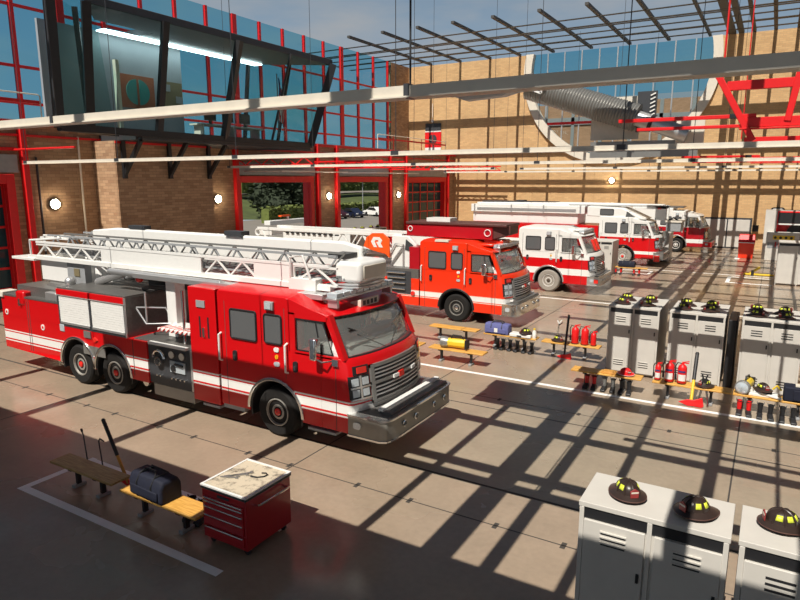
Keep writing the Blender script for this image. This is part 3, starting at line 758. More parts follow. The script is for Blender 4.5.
    b = MB('black'); b.tube([(1.12+.08*math.sin(a), .62+.24*math.cos(a), 2.42+.20*math.sin(a)) for a in [2*PI*k/16 for k in range(16)]], .018, 6, True); b.bar((1.12,.62,2.42), (1.4,.62,2.2), .05); b.build('steering_wheel', t)
    for s in (-1, 1):
        b = MB('seat'); b.box(.5, .62, s*.62-.28, s*.62+.28, 2.0, 2.68); b.build('seat', t, bevel=.04)
    # nose: grille, headlamps, bumper
    b = MB(grille)
    for z0, z1 in ((1.06, 1.13), (1.45, 1.51), (1.80, 1.87)): front_strip(b, z0, z1, -.84, .84, .045, .06)
    for y in (-.84, .76): front_strip(b, 1.06, 1.87, y, y+.08, .05, .06, 2)
    b.build('grille_frame', t)
    b = MB('black'); front_strip(b, 1.08, 1.85, -.82, .82, .012, .03); b.build('grille_back', t)
    b = MB('silver')
    for z in (1.20, 1.28, 1.36, 1.57, 1.65, 1.73): front_strip(b, z, z+.026, -.77, .77, .045, .03)
    b.build('grille_slat', t)
    if detail >= 1:
        b = MB('redlens'); front_strip(b, 1.42, 1.54, -.08, .08, .085, .04, 2); bd = b.build('nose_badge', t)
        b = MB('white')
        front_strip(b, 1.445, 1.515, -.27, -.09, .08, .03, 3); front_strip(b, 1.445, 1.515, .42, .6, .08, .03, 3); b.build('badge_wing', bd)
    for s in (-1, 1):
        y0, y1 = (-1.26, -.87) if s < 0 else (.87, 1.26)
        b = MB('black'); front_strip(b, 1.22, 1.70, y0, y1, .02, .05, 6); h = b.build('headlamp', t)
        if detail >= 1:
            b = MB('chrome'); front_strip(b, 1.20, 1.24, y0, y1, .04, .05, 6); front_strip(b, 1.44, 1.48, y0, y1, .04, .05, 6); ym = (y0+y1)/2; front_strip(b, 1.22, 1.7, ym-.02, ym+.02, .036, .04, 2)
            b.build('headlamp_bezel', h)
            for ya, yb in ((y0+.03, ym-.04), (ym+.04, y1-.03)):
                for za in (1.27, 1.50): b = MB('lens'); front_strip(b, za, za+.15, ya, yb, .034, .03, 3); b.build('headlamp_lens', h)
        b = MB('black'); front_strip(b, 1.72, 1.90, y0+.08, y1-.0, .02, .04, 4); h = b.build('marker_lamp', t)
        b = MB('redlens'); front_strip(b, 1.75, 1.87, y0+.14, y1-.06, .04, .03, 3); b.build('marker_lens', h)
    e = bl-2.8
    pl = [(1.95,-1.29),(2.60+e,-1.29),(2.74+e,-1.22),(2.79+e,-1.07),(bl,-.8),(bl,.8),(2.79+e,1.07),(2.74+e,1.22),(2.60+e,1.29),(1.95,1.29)]
    sc2 = lambda f: [(1.95+(p[0]-1.95)*(1+.02*f), p[1]*(1+.012*f)) for p in pl]
    b = MB(bump); b.prism(pl, 'z', .48, .92); bm_ = b.build('bumper', t, bevel=.02)
    b = MB('chrome'); b.prism(sc2(1), 'z', .90, .94); b.prism(sc2(1), 'z', .47, .51); b.build('bumper_trim', bm_)
    b = MB('tread'); b.box(1.7, 2.72+e, -1.17, 1.17, .93, .955)
    if detail >= 2: b.box(2.42+e, 2.7+e, -1.0, 1.15, .955, 1.0)
    b.build('bumper_deck', t)
    if detail >= 2: b = MB('white'); b.box(2.38+e, 2.50+e, -1.0, 1.18, .99, 1.05); b.build('deck_strip', t)
    if detail >= 1:
        for y in (-.72, -.30, .42, .86):
            b = MB('chrome'); b.lathe([(.062, bl-.02), (.07, bl+.03), (.05, bl+.04)], (0, y, .72), 'x', 16, 1, 1, False); b.build('fog_lamp', bm_)
        b = MB('lens'); b.prism(rr(2.1, 2.28, .66, .8, .05), 'y', -1.31, -1.28); b.build('side_lamp', bm_)
    # mirror, handles, rails, lamps on the flank
    for s in ((-1, 1) if detail >= 2 else (-1,)):
        b = MB('chrome'); b.tube([(1.66, s*1.25, 2.0), (1.45, s*1.42, 1.98), (1.27, s*1.42, 2.04)], .018, 6); b.box(1.60, 1.75, s*1.27, s*1.31, 1.9, 2.04); mr = b.build('mirror_arm', t)
        b = MB('chrome'); b.box(1.17, 1.34, s*1.40-.09, s*1.40+.09, 2.0, 2.46); b.build('mirror', mr, bevel=.035)
    grab_rail(t, .40, 1.55, 2.2); grab_rail(t, xr+.08, 1.55, 2.2)
    for x, z in ((.62, 1.72), (xr+.5, 1.72)):
        b = MB('black'); b.prism(rr(x-.06, x+.06, z-.12, z+.12, .05), 'y', -HW-.03, -HW+.01); hd = b.build('door_handle', t)
        b = MB('chrome'); b.box(x-.03, x+.03, -HW-.05, -HW-.02, z-.07, z+.02); b.build('latch', hd)
    for x in (xr+.22, .34, 1.66):
        b = MB('joint'); b.box(x-.007, x+.007, -HW-.002, -HW+.02, skirt+.02 if x > .8 or x < -.8 else 1.4, 2.0 if x > .5 else 2.95); b.build('door_seam', t)
    if detail >= 1:
        for z, k, n_, wd in ((2.02, 'white', 'round_badge', .07), (1.86, 'amber', 'amber_lamp', .04), (1.70, 'lens', 'clear_lamp', .08)):
            b = MB(k); b.prism(rr(.1-wd, .1+wd, z-.05, z+.05, .045), 'y', -HW-.02, -HW); b.build(n_, t)
        b = MB('grey'); b.box(-.16, .08, -HW-.06, -HW, 2.88, 3.07); fl_ = b.build('flood_lamp', t, bevel=.015)
        b = MB('lens'); b.box(-.13, .04, -HW-.075, -HW-.06, 2.91, 3.04); b.build('flood_lens', fl_)
    return body
def light_bar(t, x, z, w=1.0, lean=0.):
    b = MB('silver'); b.box(x-.14, x+.14, -w, w, z, z+.05); o = b.build('light_bar', t, bevel=.01)
    b = MB('lens'); n = 9
    for k in range(n):
        y0 = -w+.02+(2*w-.04)*k/n; b.box(x-.13, x+.13, y0+.01, y0+(2*w-.04)/n-.01, z+.05, z+.15)
    b.build('light_module', o, bevel=.012)
    for s in (-1, 1):
        b = MB('silver'); b.box(x-.12, x+.12, s*w*.92-.03, s*w*.92+.03, z-.16, z); b.build('light_bracket', o)
def truss(b, x0, x1, y, z0, z1, c=.05, pitch=.45, vert=False, d=.035):
    b.box(x0, x1, y-c/2, y+c/2, z0, z0+c); b.box(x0, x1, y-c/2, y+c/2, z1-c, z1)
    n = max(1, round((x1-x0)/pitch)); p = (x1-x0)/n
    for k in range(n):
        a = x0+k*p
        if k % 2: b.bar((a, y, z1-c/2), (a+p, y, z0+c/2), d)
        else: b.bar((a, y, z0+c/2), (a+p, y, z1-c/2), d)
        if vert: b.bar((a, y, z0+c/2), (a, y, z1-c/2), d)

RED1 = [(.83,'dkred'),(.865,'white'),(.91,'redm'),(1.105,'white'),(1.14,'redm'),(1.175,'white'),(99,'red')]
RED1 = [(z, 'red' if k in ('dkred','redm') else k) for z, k in RED1]

# ---- truck 1 : ladder truck in the foreground
def ladder_truck():
    t = thing('fire_truck', 'big red ladder truck in the foreground with a long white ladder on top', 'fire truck', (-9.0, 11.3, 0), 0); t.scale = (1, 1.142, 1)
    cab(t, RED1, 'red')
    light_bar(t, 1.34, 3.16)
    b = MB('cream'); b.loft([[(1.28,-.32,2.94),(1.28,.30,2.94),(1.28,.30,3.0),(1.28,-.32,3.0)],[(1.56,-.32,2.90),(1.56,.30,2.90),(1.56,.30,3.08),(1.56,-.32,3.08)]]); sr = b.build('siren_box', t, bevel=.01)
    b = MB('black')
    for k in range(4): b.box(1.555, 1.565, -.25+.13*k, -.16+.13*k, 2.94, 3.04)
    b.build('siren_grille', sr)
    # tall compartment behind the cab
    b = MB(); b.prism([(-2.58,.42),(-1.70,.42),(-1.70,3.18),(-2.58,3.18)], 'y', -HW, HW); b.slicez(RED1); bx = b.build('crew_locker', t, bevel=.015)
    b = MB('grey'); b.box(-2.30, -2.02, -HW-.02, -HW, 2.72, 2.88); b.build('vent_plate', bx)
    b = MB('black'); b.box(-2.25, -2.20, -HW-.004, -HW, 2.0, 2.5); b.box(-1.98, -1.93, -HW-.004, -HW, 2.0, 2.5); b.build('recess', bx)
    b = MB('chrome'); b.box(-2.13, -2.06, -HW-.03, -HW, 2.02, 2.24); b.build('latch', bx)
    b = MB('silver'); b.box(-2.62, -2.56, -HW-.012, -HW+.1, .6, 1.6); b.build('edge_trim', bx)
    # lower rear body with tandem arches
    ra = (-7.17, -5.64); sk = .55
    prof = [(-10.8, .62), (-7.17-.76, sk)] + arch(-7.17, .76, sk)[::-1] + arch(-5.64, .76, sk)[::-1] + [(-4.2, sk), (-4.2, 1.62), (-10.8, 1.62)]
    b = MB(); b.prism(prof, 'y', -HW, HW); b.slicez(RED1); b.build('lower_body', t, bevel=.012)
    b = MB('black')
    for c_ in ra:
        a = arch(c_, .755, .4); i = arch(c_, .71, .4); b.prism(a+i[::-1], 'y', -1.25, 1.25)
    b.box(-10.3, -2.6, -.8, .8, .42, .9); b.build('wheel_well', t)
    for c_ in ra:
        fender(t, c_, .74); wheel(t, c_, -1.06, -1); wheel(t, c_, 1.06, 1, full=False)
    b = MB('red'); b.box(-10.8, -7.87, -HW, HW, 1.60, 2.22); rb = b.build('rear_compartment', t, bevel=.012)
    b = MB('tread'); b.box(-10.82, -7.85, -HW-.01, HW, 2.22, 2.27); b.build('rear_deck', t)
    b = MB('red'); b.box(-9.95, -9.5, -HW-.03, -HW+.2, 2.0, 2.42); b.build('corner_cap', t, bevel=.06)
    b = MB('chrome'); b.box(-9.78, -9.70, -HW-.05, -HW-.03, 1.98, 2.2); b.build('latch', rb)
    b = MB('silver'); b.box(-8.5, -7.95, -HW+.02, -HW+.5, 2.27, 2.5); b.build('junction_box', t, bevel=.02)
    b = MB('cream'); b.box(-10.98, -10.6, -HW-.05, -HW+.35, 2.16, 2.33); b.build('step_light', t, bevel=.02)
    for x, zz in ((-9.35, 2.2), (-9.45, 2.2), (-4.75, 1.6)): b = MB('joint'); b.box(x-.012, x+.012, -HW-.003, -HW+.02, .66, zz); b.build('door_seam', t)
    for x, z in ((-10.55, 1.72), (-8.72, 1.45)):
        b = MB('white'); b.lathe([(.085, -.012), (.085, 0)], (x, -HW, z), 'y', 18); ew = b.build('round_decal', t)
        b = MB('redlens'); b.lathe([(.045, -.016), (.045, 0)], (x, -HW, z), 'y', 14); b.build('decal_centre', ew)
    b = MB('lens'); b.box(-7.86, -7.66, -HW-.02, -HW, 1.46, 1.66); b.build('marker_lamp', t, bevel=.01)
    # upper equipment box with roller shutters
    b = MB('dkgrey'); b.box(-7.87, -4.95, -HW, HW, 1.60, 2.50); ub = b.build('equipment_box', t, bevel=.01)
    b = MB('tread'); b.box(-7.87, -4.95, -HW+.02, HW-.02, 2.66, 2.70); b.box(-4.95, -4.93, -HW+.03, HW-.03, 1.60, 2.66); b.build('tread_plate', ub)
    b = MB('red'); b.box(-7.89, -6.46, -HW-.012, HW, 2.50, 2.66); b.box(-6.40, -4.94, -HW-.012, HW, 2.50, 2.66); b.build('top_band', ub, bevel=.01)
    for x0, x1 in ((-7.78, -6.46), (-6.34, -5.0)):
        b = MB('white')
        for k in range(12): z = 1.74+k*.062; b.box(x0, x1, -HW-.012, -HW+.01, z, z+.058)
        sh = b.build('roller_shutter', ub, bevel=.002)
        b = MB('silver'); b.box(x0, x1, -HW-.022, -HW-.01, 1.69, 1.75); b.build('shutter_bar', sh)
    b = MB('silver'); b.tube([(-7.86,-HW-.02,2.49),(-4.95,-HW-.02,2.49)], .014); b.box(-4.97, -4.93, -HW-.015, -HW+.02, 1.62, 2.66); b.build('edge_trim', ub)
    b = MB('steel'); b.box(-6.75, -6.45, -HW-.03, -HW-.0, 1.42, 1.6); b.box(-6.85, -5.9, -HW-.012, -HW, .95, 1.2); b.build('mud_panel', t)
    b = MB('redlens'); b.prism([(-6.42,1.40),(-6.30,1.33),(-6.18,1.40),(-6.30,1.47)], 'y', -HW-.03, -HW); b.build('diamond_lamp', t)
    # pump panel and step
    b = MB('dkgrey'); b.box(-4.2, -2.6, -HW+.03, HW, .58, 1.62); pp = b.build('pump_panel', t, bevel=.01)
    b = MB('white'); b.box(-4.08, -2.72, -HW-.05, -HW+.05, 1.60, 1.67); b.build('panel_lip', pp, bevel=.01)
    b = MB('tread'); b.box(-4.75, -2.58, -HW+.05, HW, 1.62, 1.65); b.build('pump_deck', t)
    b = MB('chrome'); b.tube([(-3.75+.19*math.cos(a), -HW-.02, 1.28+.19*math.sin(a)) for a in [PI*(.0+1.0*k/14) for k in range(15)]], .035, 8); b.lathe([(.12, -.06), (.12, .02)], (-3.75, -HW, 1.2), 'y', 18); g_ = b.build('intake_valve', pp)
    b = MB('black'); b.lathe([(.07, -.08), (.07, .0)], (-3.75, -HW, 1.2), 'y', 16); b.build('intake_cap', g_)
    for x in (-3.28, -2.92):
        b = MB('chrome'); b.lathe([(.105, -.02), (.105, .03)], (x, -HW, 1.42), 'y', 20); g_ = b.build('gauge', pp)
        b = MB('cream'); b.lathe([(.085, -.028), (.085, .03)], (x, -HW, 1.42), 'y', 20); f_ = b.build('gauge_face', g_)
    b = MB('lens'); b.box(-3.38, -2.85, -HW+.0, -HW+.04, .98, 1.26); b.build('control_plate', pp)
    b = MB('black'); b.lathe([(.08, -.03), (.08, .03)], (-3.25, -HW, 1.08), 'y', 16); b.bar((-3.18,-HW-.02,1.2), (-2.9,-HW-.02,1.18), .04); b.build('throttle_knob', pp)
    b = MB('chrome')
    for x in (-3.85, -3.72, -3.3, -3.15, -3.0, -2.85): b.cyl((x, -HW-.03, .82), (x, -HW+.04, .82), .022, 8)
    b.build('drain_knob', pp)
    b = MB('steel'); b.box(-4.1, -2.64, -HW+.05, HW-.4, .26, .56); b.build('step_box', t, bevel=.01)
    b = MB('chrome'); b.cyl((-4.6, -1.1, .45), (-4.6, -.7, .45), .11, 16); b.build('tow_ring', t)
    for q in ((-2.3,-1.75,-HW+.02,-HW+.3,.32,.38),(-1.6,-.95,-HW+.02,-HW+.25,.40,.50),(.92,1.65,-HW-.02,-HW+.2,.40,.45)): b = MB('grey'); b.box(*q); b.build('foot_step', t)
    # outrigger, ladder support, folding step, beacon
    b = MB('white'); b.box(-4.1, -3.76, -.74, -.45, 1.65, 3.25); sp_ = b.build('ladder_support', t, bevel=.02)
    b = MB('white'); b.box(-3.85, -2.7, -1.2, -.55, 1.95, 2.02); of = b.build('outrigger_pad', t, bevel=.01)
    b = MB('redlens')
    for k in range(7): b.bar((-3.8+.16*k, -1.205, 1.95), (-3.72+.16*k, -1.205, 2.02), .05, .012); b.bar((-3.8+.16*k, -1.15, 2.022), (-3.72+.16*k, -.9, 2.022), .05, .006)
    b.build('pad_stripe', of)
    b = MB('chrome'); b.cyl((-3.0, -1.1, 1.4), (-3.0, -1.1, 3.0), .03); b.build('grab_pole', t)
    b = MB('silver')
    b.tube([(-4.9,-1.0,2.35),(-4.55,-1.0,1.98),(-3.95,-.7,2.0),(-4.2,-.7,2.38),(-4.9,-1.0,2.38)], .022); b.tube([(-4.6,-.95,2.0),(-4.6,-.95,2.8)], .022); b.build('folding_step', t)
    b = MB('redlens'); b.sph((-5.15, -.7, 3.05), .09); b.build('beacon', t)
    b = MB('black'); b.box(-5.4, -4.4, -.3, .6, 2.7, 2.95); b.tube([(-5.3,-.5,2.75),(-4.9,-.6,2.85),(-4.6,-.3,2.8),(-4.3,-.5,2.72)], .06); b.build('hose_bundle', t)
    # turntable and lift cylinder
    b = MB('white'); b.box(-9.95, -7.75, -.55, .55, 2.62, 3.26); tb = b.build('turntable', t, bevel=.04)
    b = MB('grey'); b.box(-8.55, -7.72, -.58, -.4, 2.62, 3.3); b.build('turntable_panel', tb)
    b = MB('olive'); b.box(-8.2, -7.95, -.60, -.58, 2.88, 3.1); b.build('warning_plate', tb)
    b = MB('tread'); b.lathe([(1.0, 2.27), (1.0, 2.4), (.75, 2.62)], (-9.0, 0, 0), 'z', 28); b.box(-10.2, -8.1, -1.1, 0, 2.27, 2.55); b.build('turntable_base', t)
    b = MB('white'); b.loft([[(-7.9,-.3,2.62),(-7.3,-.3,2.62),(-7.3,.3,2.62),(-7.9,.3,2.62)],[(-8.2,-.3,3.4),(-7.9,-.3,3.4),(-7.9,.3,3.4),(-8.2,.3,3.4)]]); b.build('ladder_mast', t, bevel=.02)
    for s in (-1, 1):
        b = MB('silver'); b.cyl((-7.4, s*.42, 2.75), (-6.2, s*.42, 3.1), .11, 16); b.cyl((-6.2, s*.42, 3.1), (-5.3, s*.42, 3.3), .065, 14); b.build('lift_cylinder', t)
    b = MB('silver'); b.cyl((-7.95, -.85, 2.45), (-7.95, -.85, 2.75), .12, 16); b.sph((-7.95, -.85, 2.78), .14); b.build('siren_horn', t)
    # the ladder: three nested sections
    b = MB('white')
    for s in (-1, 1):
        y = s*.62
        b.box(-10.35, 1.05, y-.05, y+.05, 3.27, 3.38)
        truss(b, -9.9, -6.8, y, 3.36, 3.74, .045, .42)
        b.box(-6.8, -2.88, y-.02, y+.02, 3.36, 3.76); truss(b, -2.75, -1.1, y, 3.36, 3.76, .045, .4); b.box(-1.15, .05, y-.02, y+.02, 3.36, 3.76)
        truss(b, .05, 1.2, y, 3.36, 3.78, .045, .5)
        b.box(-9.9, 1.0, y-.03, y+.03, 3.76, 3.82)
    for k in range(38): x = -10.2+.3*k; b.box(x-.02, x+.02, -.6, .6, 3.3, 3.34)
    bs = b.build('ladder_base_section', t)
    b = MB('grey')
    for s in (-1, 1): truss(b, -9.5, 1.1, s*.50, 3.48, 4.02, .05, .36, d=.03)
    for k in range(34): x = -9.3+.32*k; b.box(x-.02, x+.02, -.5, .5, 3.5, 3.54)
    b.build('ladder_middle_section', t)
    b = MB('steel')
    for s in (-1, 1): truss(b, -8.9, 1.2, s*.38, 3.60, 4.08, .045, .40, d=.03)
    for k in range(32): x = -8.7+.32*k; b.box(x-.02, x+.02, -.38, .38, 3.62, 3.66)
    b.build('ladder_top_section', t)
    b = MB('white'); b.prism([(-8.75,3.62),(1.1,3.62),(1.1,4.12),(.6,4.22),(-7.6,4.22),(-8.75,4.12)], 'y', .30, .44); b.build('ladder_side_beam', t, bevel=.05)
    b = MB('white'); b.box(-10.35, -8.9, -.30, .3, 3.85, 3.9); b.tube([(-10.3,-.6,3.4),(-10.3,-.6,3.82),(-8.7,-.6,3.95)], .03); b.tube([(-9.75,-.48,3.5),(-9.75,-.48,3.98),(-8.7,-.48,4.0)], .03); b.build('ladder_tail_rail', t)
    b = MB('white'); b.box(-11.15, -9.95, -.72, -.2, 3.22, 3.30); b.build('tail_plate', t, bevel=.01)
    b = MB('silver'); b.box(-5.1, 1.05, -.92, -.64, 3.12, 3.24); b.cyl((-6.2, -.80, 3.2), (-2.0, -.80, 3.2), .085); b.build('ladder_bed_rail', t, bevel=.01)
    b = MB('white'); b.box(-.05, .7, -.72, -.5, 3.24, 3.5); b.tube([(.0,-.7,3.5),(.0,-.7,3.95),(.35,-.7,4.0),(.55,-.7,3.5)], .03); b.build('pinnable_waterway', t, bevel=.02)
    # bucket at the tip
    b = MB('white'); b.box(1.0, 1.68, -.48, .48, 3.44, 3.90); bk = b.build('ladder_tip_box', t, bevel=.09, seg=4)
    b = MB('cream'); b.box(1.68, 1.70, -.38, .38, 3.54, 3.82); b.build('tip_panel', bk, bevel=.02)
    b = MB('silver')
    for z in (3.38, 3.32): b.tube([(.8,-.48,z),(1.6,-.44,z+.04),(1.7,0,z+.04),(1.6,.44,z+.04)], .03)
    b.cyl((1.0,-.58,3.3),(1.0,.58,3.3),.05); b.cyl((1.5,-.42,3.38),(1.5,.42,3.38),.05); b.build('tip_tube', t)
    b = MB('black'); b.box(.6, 1.0, -.2, .3, 3.9, 4.0); b.build('tip_hatch', t)
    for q in ((-7.0,-6.3,.3,.5,4.22,4.32),(-3.1,-2.5,.25,.5,4.2,4.32)): b = MB('dkgrey'); b.box(*q); b.build('ladder_light', t)
    return t
ladder_truck()

# ---- truck 2 : orange-red truck with an aerial device and a sign on its flank
OR = [(.86,'orange_red'),(.89,'cream'),(.92,'orange_red'),(1.10,'white'),(1.13,'cream'),(99,'orange_red')]
def orange_truck():
    t = thing('fire_truck', 'orange red fire truck parked second from the camera behind the ladder truck', 'fire truck', (-10.57, 23.7, 0), 0); t.scale = (1, 1.142, 1)
    cab(t, OR, 'orange_red', detail=2, bump='chrome', fend='black', hub='chrome', rim='steel', win='cabglass', bl=2.58)
    light_bar(t, 1.52, 3.0, .95)
    b = MB('orange_red'); b.box(.2, 1.35, -.9, .9, 3.06, 3.16); b.box(.7, 1.5, -.35, .35, 3.1, 3.26); b.build('roof_fairing', t, bevel=.03)
    b = MB('cream'); b.box(-.95, -.35, -1.29, -1.0, 3.19, 3.27); b.build('roof_marker', t)
    b = MB(); b.prism([(-9.8,.5),(-1.68,.5),(-1.68,1.62),(-9.8,1.62)], 'y', -HW, HW); b.slicez(OR); b.build('lower_body', t, bevel=.01)
    b = MB('dkgrey'); b.box(-3.2, -2.05, -HW-.012, -HW, .95, 1.9); pp = b.build('pump_panel', t)
    b = MB('chrome')
    for z in (1.15, 1.4, 1.62, 1.82): b.cyl((-3.15, -HW-.05, z), (-2.3, -HW-.05, z), .045, 8)
    b.build('suction_pipe', pp)
    b = MB('redlens'); b.lathe([(.09,-.05),(.09,0)], (-1.95, -HW, 1.0), 'y', 16); b.build('round_cap', t)
    b = MB('tread'); b.box(-9.8, -1.7, -HW, HW, 1.62, 2.0); b.build('deck', t)
    b = MB('dkred'); b.box(-2.2, -1.72, -HW+.1, HW, 1.6, 2.9); b.build('body_bulkhead', t)
    wheel(t, -5.3, -1.06, -1, hub='chrome'); wheel(t, -5.3, 1.06, 1, full=False); wheel(t, -6.8, -1.06, -1, hub='chrome'); wheel(t, -6.8, 1.06, 1, full=False)
    # aerial: red boom over the cab, white ladder behind
    b = MB('dkred'); b.box(-2.75, 1.15, -.55, .65, 3.28, 3.80); bo = b.build('boom', t, bevel=.03)
    b = MB('boom'); b.box(-2.75, 1.75, -.6, .7, 3.80, 3.90); b.loft([[(1.15,-.5,3.3),(1.15,.6,3.3),(1.15,.6,3.8),(1.15,-.5,3.8)],[(1.8,-.35,3.5),(1.8,.45,3.5),(1.8,.45,3.85),(1.8,-.35,3.85)]]); b.build('boom_cover', bo, bevel=.02)
    b = MB('white'); b.tube([(-2.55+.1*math.cos(a), -.57, 3.6+.1*math.sin(a)) for a in [2*PI*k/12 for k in range(12)]], .02, 6, True); b.tube([(.95+.13*math.cos(a), -.57, 3.55+.13*math.sin(a)) for a in [2*PI*k/12 for k in range(12)]], .02, 6, True); b.build('boom_ring', bo)
    b = MB('white'); b.box(-2.0, -.9, -.2, .4, 3.9, 4.05); b.build('boom_box', bo)
    b = MB('white')
    for s in (-1, 1):
        y = s*.62; b.box(-11.1, -2.9, y-.06, y+.06, 3.22, 3.36); b.box(-10.6, -2.9, y-.05, y+.05, 2.42, 2.52)
        b.box(-9.5, -6.6, y-.02, y+.02, 2.5, 3.24)
        truss(b, -6.6, -3.2, y, 2.45, 3.3, .06, .6, d=.06); b.bar((-10.9,y,3.3), (-10.3,y,2.5), .1)
    b.build('ladder', t, bevel=.01)
    b = MB('black')
    for k in range(10): b.box(-9.3+.32*k, -9.12+.32*k, -.69, -.6, 3.12, 3.18)
    b.build('ladder_slot', t)
    b = MB('white'); b.tube([(-11.1+.16*math.cos(a), -.62, 3.1+.16*math.sin(a)) for a in [2*PI*k/12 for k in range(12)]], .05, 6, True); b.box(-10.95, -10.2, -.66, .6, 2.98, 3.2); b.build('ladder_tip', t)
    b = MB('white'); b.prism([(-3.34,1.95),(-2.35,1.87),(-2.08,2.6),(-2.12,2.95),(-2.5,3.3),(-3.3,3.3)], 'y', -.80, -.60); sc_ = b.build('operator_seat_shell', t, bevel=.03)
    b = MB('dkgrey'); b.prism([(-2.65,2.72),(-2.25,2.62),(-2.25,2.92),(-2.6,3.16)], 'y', -.82, -.79); b.build('seat_window', sc_)
    b = MB('silver'); b.tube([(-3.3,-.86,2.6),(-3.1,-.86,2.95),(-2.7,-.86,2.95),(-2.7,-.86,2.0)], .03); b.bar((-3.3,-.86,2.1), (-2.75,-.86,2.8), .05); b.build('seat_frame', sc_)
    b = MB('orange'); b.prism([(-4.69,2.77),(-4.53,3.17),(-4.21,3.36),(-3.70,3.38),(-3.36,3.14),(-3.36,2.33),(-3.56,2.49),(-4.27,2.62)], 'y', -.90, -.84); sg = b.build('side_sign', t, bevel=.01)
    b = MB('white')
    # white emblem: a thick six-sided ring open at the lower right, with a slanting leg
    ox, oz = -4.0, 2.98
    hx = [(-.30,.02),(-.16,.24),(.16,.24),(.30,.10),(.22,-.06),(.34,-.24),(.14,-.24),(-.02,.0),(.10,.03),(.10,.10),(-.06,.10),(-.11,.02),(.02,-.24),(-.14,-.24)]
    b.prism([(ox+p[0]*.95, oz+p[1]*.9) for p in hx], 'y', -.915, -.898); b.build('emblem', sg)
    b = MB('orange_red'); b.box(-4.1, -3.85, -1.2, -.9, 1.85, 2.35); b.build('orange_box', t, bevel=.02)
    return t
orange_truck()

# ---- truck 3 : red and white
RW = [(.93,'red'),(1.25,'white'),(1.72,'red'),(99,'white')]
def red_white_truck():
    t = thing('fire_truck', 'red fire truck with white roof and white belt stripe, third from the camera', 'fire truck', (-9.55, 32.42, 0), 0); t.scale = (1, 1.142, 1)
    cab(t, RW, 'white', detail=1, bump='silver', fend='silver', tyre='tan', rim='silverwheel', hub='bark', bl=2.55)
    light_bar(t, 1.45, 3.0, .9)
    b = MB('white'); b.box(.4, 1.4, -.5, .5, 3.06, 3.18); b.build('roof_unit', t, bevel=.04)
    b = MB(); b.prism([(-9,.5),(-1.68,.5),(-1.68,2.4),(-9,2.4)], 'y', -HW, HW); b.slicez(RW); b.build('rear_body', t, bevel=.01)
    b = MB('white')
    b.prism([(1.9,2.12),(2.08,2.12),(1.82,2.7),(1.7,2.7)], 'y', .35, .37); b.build('screen_frame', t)
    for k in range(2): b = MB('redlens'); b.prism([(1.98-.02*k,2.12),(2.12-.02*k,2.12),(1.9-.02*k,2.66),(1.76-.02*k,2.66)], 'y', -.35+.55*k, -.15+.55*k); b.build('red_placard', t)
    b = MB('redlens'); b.box(2.3, 2.5, -1.3, -1.27, .62, .80); b.build('side_lens', t)
    wheel(t, -5.5, -1.06, -1, tyre='tan', rim='silverwheel'); wheel(t, -5.5, 1.06, 1, full=False)
    return t
red_white_truck()

